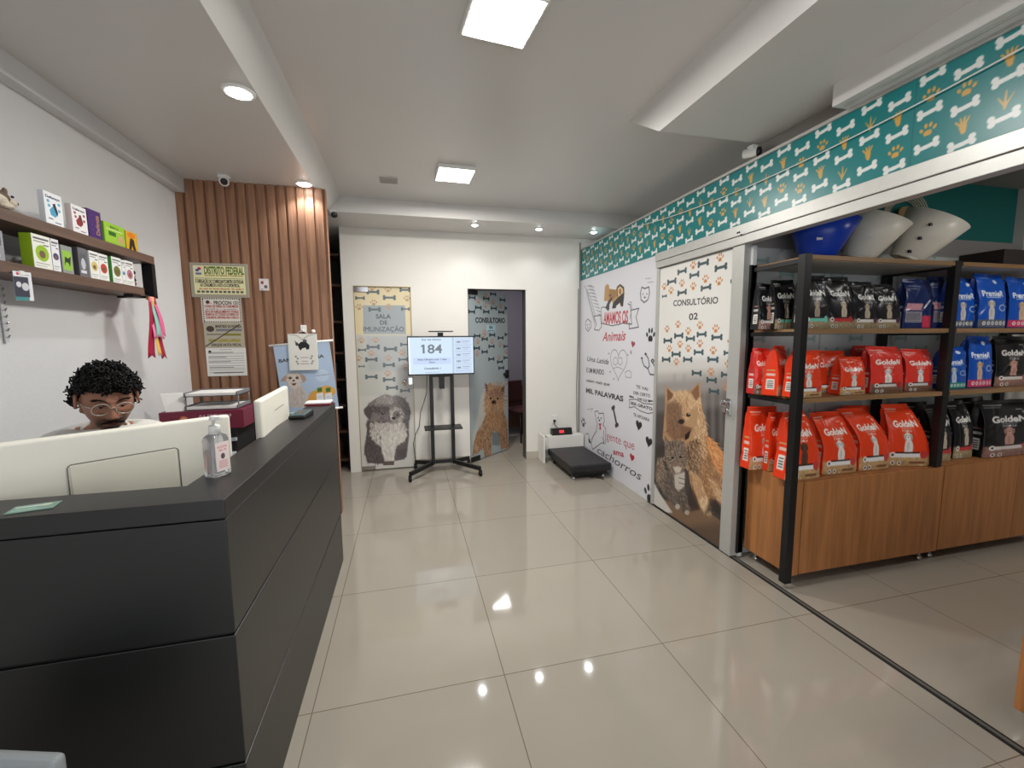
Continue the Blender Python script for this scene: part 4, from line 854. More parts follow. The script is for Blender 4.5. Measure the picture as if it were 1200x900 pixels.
def bag_front(st, seed):
    S = STY[st]; cv = Canvas(1.0, 1.25, 1, S['bg']); cv.nx, cv.ny = NF, NV; cv.a = np.zeros((NV, NF, 3)); cv.a[:] = S['bg']
    cv.k = (NF-1)/1.0; cv.k2 = (NV-1)/1.25
    blue = S['brand'] == 'PremieR'
    if blue:
        cv.rect(0, 0, 1, .20, S['lo']); cv.rect(0, 0, 1, .03, (40, 60, 110))
        for i in range(6): cv.ell(.14+i*.145, .115, .05, .045, (226, 226, 230)); cv.ell(.14+i*.145, .115, .022, .02, S['lo'])
        cv.text('PremieR', .46, .80, .13, S['txt'], w=.74, bold=.02); cv.rect(.2, .70, .72, .715, S['txt'], .8)
        dogfig(cv, .38, .22, .46, S['dog']); cv.ell(.78, .47, .13, .08, (180, 190, 206)); cv.ell(.78, .47, .10, .055, S['bg'])
        cv.ell(.66, 1.08, .07, .05, (220, 228, 240)); cv.rect(.12, 1.14, .5, 1.155, (190, 206, 230), .7)
    elif st == 'navy':
        cv.rect(.05, .45, .62, .62, (206, 150, 160)); cv.rect(.05, .15, .6, .42, (150, 146, 156)); cv.rect(.62, .02, .98, .32, (214, 60, 90))
        cv.rect(.1, 1.05, .5, 1.07, (170, 170, 190), .8); cv.rect(.1, .98, .4, .995, (170, 170, 190), .8)
        for i in range(6): cv.rect(.08, .18+i*.035, .55, .19+i*.035, (70, 70, 84))
    else:
        cv.poly([(0, 0), (1, 0), (1, .20), (.6, .26), (.3, .22), (0, .26)], S['lo'], soft=.03); cv.rect(0, 0, 1, .09, tuple(np.array(S['lo'])*.9))
        for i in range(40): cv.ell(nr.rand(), nr.rand()*.2, .03, .025, tuple(np.array(S['lo'])*(.7+.5*nr.rand())), alpha=.6)
        dogfig(cv, .48 if st != 'rose' else .56, .25, .44, S['dog'])
        cv.text(S['brand'], .50, .84, .135, S['txt'], w=.74, bold=.03)
        cv.rect(.34, .735, .68, .75, S['txt'], .8); cv.text('FORMULA', .5, .69, .045, S['txt'], w=.3)
        b_ = S['bar']; cv.rect(.14, .17, .78, .245, b_); cv.rect(.2, .245, .74, .275, (50, 30, 30)); cv.ell(.14, .215, .06, .055, (236, 234, 230)); cv.ell(.14, .215, .028, .026, (60, 50, 50))
        cv.ell(.84, .22, .09, .08, S['accent']); cv.ell(.16, .06, .045, .042, (230, 226, 220)); cv.ell(.16, .06, .024, .022, (50, 44, 40)); cv.ell(.3, .06, .045, .042, (230, 226, 220)); cv.ell(.3, .06, .024, .022, (50, 44, 40))
        if st in ('orange', 'orange_b', 'red'):
            cv.rect(.52, .05, .86, .09, (110, 60, 40), .9)
        cv.rect(.06, 1.135, .42, 1.15, S['txt'], .85); cv.rect(.06, 1.09, .36, 1.103, S['txt'], .6); cv.rect(.7, 1.03, .84, 1.045, S['txt'], .7); cv.ell(.86, .98, .04, .035, S['txt'], alpha=.6)
    cv.rect(0, 1.20, 1, 1.215, tuple(np.array(S['bg'])*.75), .7)
    return cv
def bag_mesh(st, seed, W, H, D, leanx=0.0, slump=0.0, twist=0.0, taper=0.0):
    cv = bag_front(st, seed); S = STY[st]; fr = cv.a
    scv = Canvas(1.0, 1.25, 1, S['side']); scv.nx, scv.ny = NS, NV; scv.a = np.zeros((NV, NS, 3)); scv.a[:] = S['side']; scv.k = (NS-1)/1.0; scv.k2 = (NV-1)/1.25
    scv.rect(.2, .16, .8, .42, (226, 222, 216)); 
    for i in range(4): scv.rect(.28, .2+i*.05, .72, .222+i*.05, (70, 66, 64))
    scv.rect(.15, .50, .85, .56, (226, 222, 216), .8); scv.rect(.15, .62, .85, .65, S['lo'])
    tot = NF+NS+NB+NS; C = np.zeros((NV, tot, 3)); C[:, :NF] = fr; C[:, NF:NF+NS] = scv.a; C[:, NF+NS:NF+NS+NB] = np.array(S['side'])*.95; C[:, NF+NS+NB:] = scv.a[:, ::-1]
    t = np.linspace(0, 1, NV); r = np.random.RandomState(seed)
    hd = D/2*np.sqrt(np.clip(1-(t/0.93)**2.1, 0.0006, 1)); hd = np.maximum(hd, 0.0025)
    hw = W/2*(1-0.05*np.sin(PI*np.clip(t*1.15, 0, 1))+0.02*t); hw[0] *= .96; hw = hw*(1-taper*np.clip(t-.25, 0, 1)/.75)
    X = np.zeros((NV, tot)); Y = np.zeros((NV, tot))
    a = np.linspace(-1, 1, NF)[None, :]; X[:, :NF] = a*hw[:, None]; Y[:, :NF] = -hd[:, None]*(1-0.22*np.abs(a)**5)
    s_ = np.linspace(0, 1, NS+2)[1:-1][None, :]; fold = (1-np.abs(2*s_-1))*np.clip(t*1.3, 0, 1)[:, None]
    X[:, NF:NF+NS] = hw[:, None]*(1-.10*fold); Y[:, NF:NF+NS] = hd[:, None]*.78*(2*s_-1)
    a2 = np.linspace(1, -1, NB)[None, :]; X[:, NF+NS:NF+NS+NB] = a2*hw[:, None]; Y[:, NF+NS:NF+NS+NB] = hd[:, None]*(1-.22*np.abs(a2)**5)
    X[:, NF+NS+NB:] = -hw[:, None]*(1-.10*fold); Y[:, NF+NS+NB:] = -hd[:, None]*.78*(2*s_-1)
    Z = np.repeat((t*H)[:, None], tot, 1)
    # creases and dents of a filled pouch
    fx = X/W; fz = np.repeat(t[:, None], tot, 1); dsp = np.zeros_like(X)
    for k in range(9):
        px, pz, ax = r.rand()-.5, r.rand()*.9+.05, r.rand()*PI; u = (fx-px)*math.cos(ax)+(fz-pz)*math.sin(ax); v = -(fx-px)*math.sin(ax)+(fz-pz)*math.cos(ax)
        dsp += (r.rand()-.6)*0.010*np.exp(-(u/.035)**2-(v/.30)**2)
    for k in range(5):
        px, pz = r.rand()-.5, .55+r.rand()*.35; dsp += (r.rand()-.5)*0.016*np.exp(-((fx-px)/.18)**2-((fz-pz)/.12)**2)
    sg = np.sign(Y+1e-9); amp = np.clip(hd/0.01, 0.15, 1)[:, None]; Y = Y+sg*dsp*amp
    Y += 0.012*np.sin(fx*7+seed)*np.clip((t-.72)*3.5, 0, 1)[:, None]
    # slump forwards and sideways towards the top
    sh = np.clip(t-.35, 0, 1)[:, None]**1.4
    X = X+leanx*H*sh*1.5; Y = Y+slump*H*sh*1.3; Z = Z-abs(leanx)*H*sh*.5-0.03*H*sh*(fx*np.sign(leanx+1e-9))*1.2
    th = twist*t[:, None]; X, Y = X*np.cos(th)-Y*np.sin(th), X*np.sin(th)+Y*np.cos(th)
    V = np.stack([X, Y, Z], -1).reshape(-1, 3)
    i = np.arange(NV-1)[:, None]*tot; j = np.arange(tot)[None, :]; j2 = (j+1) % tot
    F = np.stack([i+j, i+j2, i+tot+j2, i+tot+j], -1).reshape(-1, 4)
    # bottom and top closed
    b = len(V); V = np.concatenate([V, [[V[:tot, 0].mean(), V[:tot, 1].mean(), 0.001]], [V[-tot:].mean(0)]])
    col = lin(np.clip(C.reshape(-1, 3), 0, 255)); col = np.concatenate([col, [lin(S['side'])], [lin(S['side'])]])
    cap = [[b, (q+2) % tot, (q+1) % tot, q] for q in range(0, tot, 2)]+[[b+1, b-tot+q, b-tot+(q+1) % tot, b-tot+(q+2) % tot] for q in range(0, tot, 2)]
    me = fast_mesh('bag', V, np.concatenate([F, np.array(cap)]), col, smooth=True); me.materials.append(print_mat(0.3, 0.5)); return me
BAGS = 0
def bag(st, px0, px1, pyt, z, yc, label, cat='bag', D=0.10, leanx=0.0, slump=0.0, twist=0.0, yaw=0.0, group=None, name='pet_food_bag', wf=.93, taper=0.06):
    global BAGS; BAGS += 1
    pm = (px0+px1)/2; base = at(pm, 500, 1, yc); 
    # find the base point of this column on the shelf plane at depth yc
    lo, hi = pyt, 700
    for _ in range(40):
        md = (lo+hi)/2; q = at(pm, md, 1, yc-D/2)
        if q.z > z: lo = md
        else: hi = md
    x0 = at(px0, lo, 1, yc-D/2).x; x1 = at(px1, lo, 1, yc-D/2).x; H = at(pm, pyt, 1, yc).z-z; W = (x1-x0)*wf
    H /= (1-abs(leanx)*.35)
    o = bpy.data.objects.new(name, bag_mesh(st, 100+BAGS*7, W, H, D, leanx, slump, twist, taper)); COL.objects.link(o)
    o.location = ((x0+x1)/2, yc, z); o.rotation_euler = (0, 0, yaw)
    tag(o, label, cat, group); return o

# ------------------------------------------------------------------ shelving units and cabinets
M_under = mat('grey_underside', (168, 164, 156), .4)
ZS = [0.655, 1.145, 1.54, 1.945]
def unit(x0, x1, label, first):
    e = tag(empty('display_shelf', ((x0+x1)/2, 2.13, 0)), label, 'shelf', 'black metal display shelves of the store')
    def L(o): o.location = (-(x0+x1)/2, -2.13, 0); return o
    for xx in ((x0, x0+.048), (x1-.048+.02, x1+.02)) if first else ((x1-.048+.02, x1+.02),):
        for yy in ((1.925, 1.97), (2.305, 2.345)):
            L(MB().box(xx[0], xx[1], yy[0], yy[1], 0.035 if xx[0] < 2.2 else .657, 1.95).build('post', M_black, e, .002))
            for z in ZS[1:]:
                if yy[0] < 2: L(MB().box(xx[0]+.012, xx[1]-.012, 1.97, 2.295, z-.04, z-.015).build('side_rail', M_black, e))
    for z in ZS[1:]:
        L(MB().box(x0+.048+(0 if first else -.028), x1-.028, 1.93, 2.33, z-.026, z).build('shelf_board', M_boardwood, e, .002))
        L(MB().box(x0+.05+(0 if first else -.028), x1-.03, 1.945, 2.325, z-.029, z-.0262).build('underside', M_under, e))
    return e
unit(2.125, 3.29, 'black metal shelf with wood boards holding orange and black bags, left unit', True)
unit(3.31, 4.55, 'black metal shelf with wood boards holding blue bags, right unit cut by the photo edge', False)
def cabinet(x0, x1, y0, y1, label, split=None, hl=0.028):
    cx, cy = (x0+x1)/2, (y0+y1)/2; e = tag(empty('cabinet', (cx, cy, 0)), label, 'cabinet', 'low oak cabinets of the store')
    def L(o): o.location = (-cx, -cy, 0); return o
    L(MB().box(x0, x1, y0+.018, y1, .075, .655).build('body', M_cabwood, e, .002))
    L(MB().box(x0, x0+hl, y0, y0+.018, .075, .652).build('edge_strip', M_cabwood, e, .001))
    xs = [x0+hl+.003]+([split] if split else [])+[x1]
    for a, b_ in zip(xs, xs[1:]): L(MB().box(a+.002, b_-.002, y0-.002, y0+.016, .08, .650).build('door', M_cabwood, e, .002))
    for fx in (x0+.05, x1-.05):
        for fy in (y0+.05, y1-.05):
            L(MB().lathe([(0, .075), (.016, .075), (.016, .06), (.010, .056), (.010, .03)], (fx, fy, 0), n=12).ball((fx, fy, .018), .018, 10).build('foot', M_chrome, e))
    return e
cabinet(2.176, 3.332, 1.935, 2.30, 'low oak cabinet under the bright orange bags, standing on small chrome feet', hl=.05)
cabinet(3.336, 4.60, 1.94, 2.30, 'low oak cabinet under the black bags at the right, one seam in its front', split=4.07)
cabinet(2.214, 3.0, 0.2, 0.99, 'oak cabinet corner nearest the camera at the right photo edge, beside the floor track')

G1, G2, G3, G4, G5 = 'black bags on the top row', 'orange and red bags on the middle row', 'orange bags on the cabinet top', 'blue bags on the right shelf', 'black bags on the right cabinet'
zA, zB, zC = 1.541, 1.146, .656
bag('salmon', 889, 913, 333, zA, 2.20, 'black bag farthest left on the top row, seen between the two left posts', group=G1, D=.08)
bag('mint', 908, 936, 329, zA, 2.16, 'black bag with mint band just behind the front left shelf post', group=G1, D=.08, leanx=-.1)
bag('mint', 941, 974, 324, zA, 2.03, 'black and gold bag with mint green bar, first right of the front post', group=G1, leanx=-.07)
bag('rose', 969, 1004, 326, zA, 2.04, 'black and gold bag with red bar and pale dog, on the top row', group=G1, leanx=-.13)
bag('plum', 985, 1012, 330, zA, 2.17, 'black bag half hidden behind the black bags with red and white bars', group=G1, D=.07)
bag('plum', 1001, 1031, 331, zA, 2.04, 'black and gold bag with white bar, third of the front black bags', group=G1, leanx=-.04)
bag('plum', 1026, 1058, 334, zA, 2.04, 'black and gold bag with white bar beside the navy bag', group=G1, leanx=-.10)
bag('navy', 1058, 1094, 328, zA, 2.05, 'navy blue bag with pink corner slumping right of the black bags', group=G1, leanx=.09, D=.09)
bag('navy', 1092, 1113, 325, zA, 2.12, 'narrow navy bag leaning against the middle shelf post', group=G1, leanx=-.10, D=.08)
bag('red', 884, 905, 408, zB, 2.19, 'red bag with rounded top farthest left on the middle row', group=G2, D=.08)
bag('orange', 899, 934, 405, zB, 2.14, 'orange bag showing barcode side, behind the front left post', group=G2, yaw=.5, D=.11)
bag('orange', 930, 966, 411, zB, 2.00, 'bright orange bag directly right of the front left post, middle row', group=G2, leanx=-.02)
bag('orange', 953, 995, 411, zB, 2.12, 'tall orange bag standing second on the middle row, behind its neighbours', group=G2, D=.09)
bag('orange', 985, 1017, 418, zB, 2.02, 'shorter orange bag third on the middle row, beside the red bags', group=G2, leanx=.03)
bag('red', 1002, 1034, 405, zB, 2.22, 'dark red bag at the back of the middle row between orange and red bags', group=G2, D=.08)
bag('red', 1020, 1062, 406, zB, 2.03, 'wide red bag with white dog on the middle row', group=G2, D=.11)
bag('red', 1061, 1096, 409, zB, 2.03, 'red bag at the right end of the middle row by the middle post', group=G2)
bag('orange', 878, 915, 476, zC, 2.23, 'orange bag on the cabinet farthest left, between the two left posts', group=G3, D=.10)
bag('orange', 900, 922, 483, zC, 2.16, 'orange bag on the cabinet hidden behind the front left post', group=G3, D=.06)
bag('orange_b', 920, 964, 482, zC, 2.01, 'large orange bag with brown dog beside the front post, on the cabinet', group=G3, leanx=-.20, D=.11, taper=.34, twist=.10)
bag('orange', 964, 1007, 484, zC, 2.04, 'large orange bag second on the cabinet top, with white dog', group=G3, leanx=-.24, D=.11, taper=.26, twist=-.06, slump=.10)
bag('orange', 984, 1022, 475, zC, 2.24, 'orange bag at the back of the cabinet top, only its top showing', group=G3, D=.08)
bag('orange', 1007, 1045, 480, zC, 2.04, 'orange bag third on the cabinet top, leaning left', group=G3, leanx=-.34, D=.11, taper=.20, slump=.15)
bag('orange', 1046, 1087, 474, zC, 2.05, 'orange bag last on the cabinet top, its pointed corner up', group=G3, leanx=-.22, yaw=-.30, D=.12, taper=.45, twist=.1)
bag('salmon', 1056, 1092, 471, zC, 2.22, 'black bag in the shade behind the last orange bag on the cabinet', group=G3, D=.09)
bag('blue_grey', 1115, 1147, 326, zA, 2.06, 'blue bag with grey band just right of the middle post, top row', group=G4, D=.11)
bag('blue_grey', 1147, 1182, 322, zA, 2.03, 'blue bag with grey band and white spotted dog, second on the top row', group=G4, D=.12)
bag('blue_pink', 1182, 1218, 326, zA, 2.03, 'blue bag with pink band at the photo edge, top row', group=G4, D=.12)
bag('blue_green', 1106, 1135, 406, zB, 2.04, 'blue bag with green band beside the middle post', group=G4, D=.11)
bag('blue_pink', 1135, 1165, 394, zB, 2.05, 'blue bag with pink band and tan dog on the second row', group=G4, D=.11)
bag('salmon', 1166, 1208, 394, zB, 2.05, 'black bag with salmon band beside the blue bags, second row', group=G4, D=.11)
bag('rose', 1092, 1117, 474, zC, 2.06, 'black bag leaning on the middle post, right cabinet', group=G5, leanx=-.16, D=.11)
bag('rose', 1118, 1142, 470, zC, 2.08, 'black bag second on the right cabinet, leaning left', group=G5, leanx=-.16, D=.11)
bag('salmon', 1124, 1160, 466, zC, 2.2, 'black bag at the back of the right cabinet under the blue bags', group=G5, leanx=-.1, D=.08)
bag('salmon', 1152, 1212, 468, zC, 2.05, 'large black bag with salmon dog at the photo edge, right cabinet', group=G5, D=.14)

# ------------------------------------------------------------------ cone collars and boxes on top
def cone(cx, cy, z, r1, r2, Ln, tilt, m, label, snaps=False, turn=-0.85):
    e = tag(empty('cone_collar', (cx, cy, z)), label, 'cone collar', 'veterinary cone collars on the shelf top')
    ax = Vector((math.sin(tilt)*math.cos(turn), math.sin(tilt)*math.sin(turn), math.cos(tilt)))
    # lowest rim point rests on the board
    c0 = Vector((0, 0, r1*math.sin(abs(tilt))+.003))
    b = MB(); b.lathe([(r1, 0), (r1+(r2-r1)*.5, Ln*.5), (r2, Ln), (r2-.0025, Ln), (r1+(r2-r1)*.5-.0025, Ln*.5), (r1-.0025, 0), (r1, 0)], c0, 56, axis=ax)
    b.build('cone', m, e)
    MB().lathe([(r1+.001, -.004), (r1+.004, 0), (r1+.004, .012), (r1-.003, .012), (r1-.004, -.002), (r1+.001, -.004)], c0, 40, axis=ax).build('neck_rim', m, e)
    if snaps:
        ex = ax.cross(Vector((0, 1, 0))).normalized()
        for k in range(3):
            t = .12+.3*k; R = r1+(r2-r1)*t; sd = Vector((-.80, -.60, 0)); sd = (sd-ax*sd.dot(ax)).normalized(); c = c0+ax*(Ln*t)+sd*R
            MB().obox(c, (.016, 0, 0), (0, .005, 0), (0, 0, .009)).build('snap', M_black, e)
    else:
        sd = Vector((-.75, -.66, 0)); sd = (sd-ax*sd.dot(ax)).normalized(); c = c0+ax*(Ln*.45)+sd*(r1+(r2-r1)*.45)
        MB().obox(c, (.010, -.010, 0), sd*.002, (0, 0, .008)).build('tag', M_white, e)
    return e
M_blue = mat('blue_plastic', (20, 62, 178), 0.3); M_milk = mat('milky_plastic', (236, 230, 216), 0.35, trans=0.0, var=.03)
cone(2.43, 2.13, 1.947, .085, .185, .23, .10, M_blue, 'blue plastic cone collar at the left end of the shelf top')
cone(2.78, 2.16, 1.947, .08, .16, .26, .42, M_milk, 'milky white cone collar leaning right, beside the blue one')
cone(3.16, 2.14, 1.947, .085, .17, .27, .52, M_milk, 'milky white cone collar with black snaps, right of the other white one', True)
e = tag(empty('wire_hoop', (3.40, 2.325, 2.14)), 'coil of pale wire hoops hanging behind the white cone collars', 'wire hoop')
b = MB()
for k in range(6):
    R = .18-.012*k; b.tube([(R*1.15*math.cos(a), .004*k-.01, R+.172-R+.0+R*math.sin(a)-.0+.012*k*0) for a in np.linspace(0, 2*PI, 40)], .0035, 6, caps=False)
b.build('hoops', mat('pale_wire', (190, 180, 156), .4), e)
MB().ball((0, -.008, .20), .05, 12, sc=(1.6, .15, 1)).build('hub', mat('straw', (170, 140, 92), .8, bump=.3), e)
tag(MB().box(-.17, .17, -.12, .12, 0, .11).build('storage_box', mat('dark_card', (44, 36, 34), .7), None, .003), 'dark brown box on the shelf top at the right', 'box').location = (3.98, 2.12, 1.946)
e = tag(MB().box(-.16, .16, -.12, .12, 0, .12).box(-.161, .161, -.121, -.1, .05, .07).build('carton', [mat('pale_carton', (176, 166, 152), .7, rgb2=(150, 120, 90), vscale=14)], None, .002), 'pale printed carton on the shelf top at the photo edge', 'box')
e.location = (4.33, 2.13, 1.946)
# ------------------------------------------------------------------ back wall: two film-covered glass doors
M_glassfilm = print_mat(0.12)
def film(w, h, O, U, bgc): return Canvas(w, h, 260, bgc, O=O, U=U)
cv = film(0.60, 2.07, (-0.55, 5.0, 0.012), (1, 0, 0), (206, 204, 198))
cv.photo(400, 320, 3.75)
cv.poly([(40, 40), (320, 40), (320, 272), (40, 272)], (222, 208, 170)); cv.poly([(40, 272), (330, 272), (335, 540), (60, 540)], (196, 196, 190), soft=.02)  # tint of light through the glass painted into the film: cream above, greyer below
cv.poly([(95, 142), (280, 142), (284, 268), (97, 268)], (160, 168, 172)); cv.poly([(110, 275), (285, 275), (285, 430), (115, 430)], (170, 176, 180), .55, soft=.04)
TB2, TO2 = (98, 108, 114), (188, 156, 124)
for x_, y_, l in ((110, 83, 58), (60, 110, 44), (182, 108, 58), (255, 74, 50), (118, 160, 56), (262, 158, 40), (186, 334, 60), (72, 338, 38), (104, 380, 56), (250, 380, 44), (182, 404, 54), (75, 410, 28), (104, 456, 56), (182, 468, 56), (196, 504, 54), (258, 517, 44), (110, 325, 60), (258, 314, 44)):
    p_ = cv.tr([(x_, y_), (x_+l, y_)]); L = abs(p_[1][0]-p_[0][0]); cv.bone(x_+l/2, y_, L, L*.40, 0, TB2)
for x_, y_ in ((205, 72), (135, 66), (78, 150), (142, 130), (208, 148), (288, 112), (88, 296), (150, 295), (132, 352), (75, 375), (207, 374), (282, 410), (204, 442), (280, 484), (265, 350)):
    cv.paw(x_, y_, 0.040, TO2)
D3 = (76, 76, 82)
tspan(cv, 'SALA', (152, 190), (217, 190), 20, D3); tspan(cv, 'DE', (170, 217), (202, 217), 18, D3); tspan(cv, 'IMUNIZAÇÃO', (97, 246), (275, 246), 21, D3, bold=-.014)
cv.photo(415, 460, 9.47)     # puppy
dk, md, lt = (92, 84, 84), (126, 118, 116), (206, 200, 192)
cv.poly([(150, 350), (130, 560), (110, 640), (150, 780), (300, 790), (440, 800), (445, 760), (560, 740), (590, 640), (610, 480), (600, 340), (400, 300), (220, 320)], dk, soft=.006)
cv.poly([(165, 120), (250, 60), (340, 25), (420, 40), (480, 30), (560, 70), (620, 180), (620, 300), (560, 330), (480, 340), (380, 365), (260, 340), (190, 320), (160, 220)], md, soft=.006)
cv.poly([(165, 130), (105, 190), (115, 240), (180, 320), (200, 200)], dk, soft=.006); cv.poly([(540, 60), (600, 120), (630, 220), (610, 310), (560, 240)], dk, soft=.006)
cv.poly([(250, 190), (400, 200), (410, 300), (380, 360), (270, 330)], (112, 100, 102), soft=.012)
cv.poly([(395, 200), (450, 160), (520, 170), (560, 240), (545, 310), (480, 330), (400, 300)], lt, soft=.006); cv.ell(470, 250, 44, 40, (128, 116, 112), soft=.005); cv.ell(478, 248, 16, 16, (60, 50, 50))
cv.poly([(160, 480), (230, 400), (210, 320), (300, 350), (400, 370), (530, 320), (545, 400), (590, 470), (560, 540), (470, 590), (440, 760), (340, 770), (300, 600), (220, 540)], lt, soft=.008)
cv.fur([(150, 350), (300, 330), (300, 780), (150, 780), (110, 640)], 500, 40, 1.6, [(86, 78, 78), (66, 60, 62), (112, 104, 102)], .007, .4)
cv.fur([(190, 340), (560, 340), (590, 480), (460, 600), (430, 760), (340, 760), (300, 600), (180, 490)], 700, 44, 1.5, [(216, 210, 202), (186, 178, 170), (232, 228, 222)], .007, .5)
cv.fur([(165, 130), (340, 30), (560, 60), (620, 200), (560, 320), (240, 330)], 600, 34, lambda x, y: math.atan2(y-250, x-390), [(124, 116, 114), (96, 88, 88), (142, 134, 132)], .007, .4)
cv.poly([(150, 300), (230, 330), (215, 400), (150, 420), (130, 360)], dk, soft=.01); cv.poly([(540, 300), (610, 290), (606, 400), (560, 420)], dk, soft=.01)
cv.fur([(230, 75), (340, 28), (430, 42), (440, 110), (240, 125)], 260, 30, 1.5, [(160, 152, 148), (178, 170, 164), (140, 132, 130)], .006, .5)
cv.fur([(180, 150), (390, 150), (390, 210), (190, 215)], 220, 26, 1.4, [(96, 86, 86), (80, 72, 72)], .006, .4)
cv.ell(318, 232, 17, 15, (44, 38, 38), soft=.003); cv.ell(322, 228, 5, 5, (190, 186, 182)); cv.ell(440, 285, 24, 16, (56, 46, 46), soft=.004)
cv.fur([(180, 330), (560, 330), (590, 420), (170, 430)], 380, 40, 1.57, [(216, 210, 202), (196, 188, 180), (150, 142, 138)], .007, .5)
cv.poly([(460, 640), (590, 620), (580, 720), (500, 720)], (84, 74, 74), soft=.01); cv.poly([(330, 765), (445, 760), (440, 805), (320, 808)], (96, 84, 80))
d1 = struct(empty('door_1', (-0.25, 5.0, 0)))
def L1(o): o.location = (.25, -5.0, 0); return o
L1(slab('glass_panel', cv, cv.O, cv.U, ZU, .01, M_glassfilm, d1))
L1(slabs('door_frame', [(-.555, -.55, 4.98, 5.02, 0, 2.082), (.05, .055, 4.98, 5.02, 0, 2.082), (-.555, .055, 4.98, 5.02, 2.078, 2.084)], mat('brass_trim', (170, 150, 104), .4, metal=.3), d1))
for z0, z1 in ((0.012, .06), (2.02, 2.075)): L1(MB().box(-.55, -.40, 4.985, 5.012, z0, z1).build('hinge', M_chrome, d1, .002))
L1(MB().lathe([(0, 0), (.018, 0), (.022, .02), (.016, .035), (0, .036)], (-.045, 4.998, 1.02), axis=(0, -1, 0), n=18).box(.0, .04, 4.975, 4.998, .985, 1.06).build('door_handle', M_chrome, d1))

cv = film(0.765, 2.06, (0.70, 5.0, 0.012), (math.cos(.697), math.sin(.697), 0), (160, 170, 172))
cv.photo(540, 320, 3.75)
TB3, TO3 = (52, 66, 74), (170, 132, 112)
for x_, y_ in ((142, 92), (50, 108), (112, 112), (183, 118), (77, 152), (145, 155), (112, 170), (178, 172), (48, 170), (205, 155), (72, 276), (138, 272), (105, 290), (175, 285), (70, 330), (135, 322), (105, 346), (200, 322), (205, 270), (134, 378), (172, 390), (200, 372), (178, 417)):
    cv.bone(x_, y_, .125, .05, 0, TB3)
for x_, y_ in ((78, 122), (142, 128), (175, 145), (110, 98), (100, 275), (137, 300), (172, 315), (72, 355), (168, 372), (105, 262), (75, 300), (200, 345), (108, 142)):
    cv.paw(x_, y_, .042, TO3)
tspan(cv, 'CONSULTORIO', (64, 206), (194, 208), 22, (40, 46, 54), bold=.02)
cv.poly([(114, 228), (152, 228), (152, 260), (114, 260)], (170, 200, 206)); tspan(cv, '01', (125, 238), (140, 238), 12, (40, 60, 80), bold=.03); tspan(cv, 'aberto', (117, 253), (149, 253), 7, (40, 60, 80))
cv.photo(545, 430, 7.83)     # pomeranian
pb = [(195, 180), (230, 145), (260, 170), (330, 175), (360, 200), (350, 300), (350, 400), (385, 500), (390, 620), (400, 740), (330, 755), (315, 640), (270, 580), (240, 640), (240, 830), (180, 830), (170, 740), (100, 800), (70, 810), (80, 700), (110, 600), (150, 540), (190, 430), (180, 300)]
cv.poly([(150, 250), (190, 200), (190, 500), (120, 560), (70, 780), (70, 640), (120, 420)], (186, 184, 176), soft=.03)
cv.poly(pb, (156, 116, 84), soft=.006)
cv.fur(pb, 1300, 40, 1.5, [(170, 134, 104), (138, 106, 82), (192, 160, 130), (104, 78, 62), (186, 168, 146)], .007, .4)
cv.fur([(200, 400), (340, 400), (330, 560), (230, 560)], 300, 46, 1.55, [(178, 134, 96), (146, 100, 70), (200, 166, 126)], .006, .3)
cv.poly([(200, 200), (350, 200), (350, 280), (200, 280)], (126, 88, 76), .6, soft=.02); cv.ell(265, 325, 26, 20, (70, 50, 44), soft=.006); cv.ell(265, 315, 10, 8, (30, 24, 24)); cv.ell(235, 290, 9, 8, (40, 28, 26)); cv.ell(300, 292, 9, 8, (40, 28, 26))
cv.fur([(200, 270), (240, 320), (235, 400), (195, 380)], 120, 34, 2.2, [(206, 158, 112), (176, 128, 84)], .006, .4); cv.fur([(300, 320), (350, 290), (345, 400), (300, 380)], 120, 34, 1.0, [(206, 158, 112), (176, 128, 84)], .006, .4)
cv.poly([(180, 150), (210, 170), (215, 230), (195, 230)], (96, 66, 54), soft=.006); cv.poly([(330, 190), (362, 165), (360, 230), (340, 240)], (96, 66, 54), soft=.006)
cv.fur([(185, 150), (370, 150), (375, 400), (180, 400)], 420, 38, lambda x, y: math.atan2(y-290, x-270), [(176, 140, 110), (150, 114, 88), (196, 164, 136)], .007, .35)
cv.ell(262, 322, 16, 11, (40, 30, 28), soft=.003); cv.ell(235, 288, 9, 8, (36, 26, 24)); cv.ell(300, 290, 9, 8, (36, 26, 24))
cv.poly([(245, 600), (315, 600), (320, 720), (250, 720)], (112, 120, 122), .8, soft=.012)
d2 = struct(empty('door_2', (0.70, 5.0, 0)))
def L2(o): o.location = (-.70, -5.0, 0); return o
L2(slab('glass_panel', cv, cv.O, cv.U, ZU, .01, M_glassfilm, d2))
dirv = Vector((math.cos(.697), math.sin(.697), 0)); nv = Vector((dirv.y, -dirv.x, 0))
for z0 in (.035, 2.045):
    MB().obox(Vector((0, 0, z0))+dirv*.08+nv*.004, dirv*.08, nv*.014, (0, 0, .028)).build('hinge', M_black, d2, .002)
c_ = dirv*.735+nv*.006
MB().obox(c_+Vector((0, 0, 1.03)), dirv*.025, nv*.016, (0, 0, .055)).lathe([(0, 0), (.02, 0), (.028, .02), (.028, .045), (0, .05)], c_-dirv*.06+Vector((0, 0, 1.03)), axis=nv, n=18).build('door_handle', M_black, d2, .001)
L2(slabs('door_frame', [(.696, .701, 4.98, 5.12, 0, 2.076), (1.389, 1.393, 4.98, 5.12, 0, 2.076), (.696, 1.393, 4.98, 5.12, 2.072, 2.077)], mat('dark_jamb', (70, 68, 66), .4), d2))

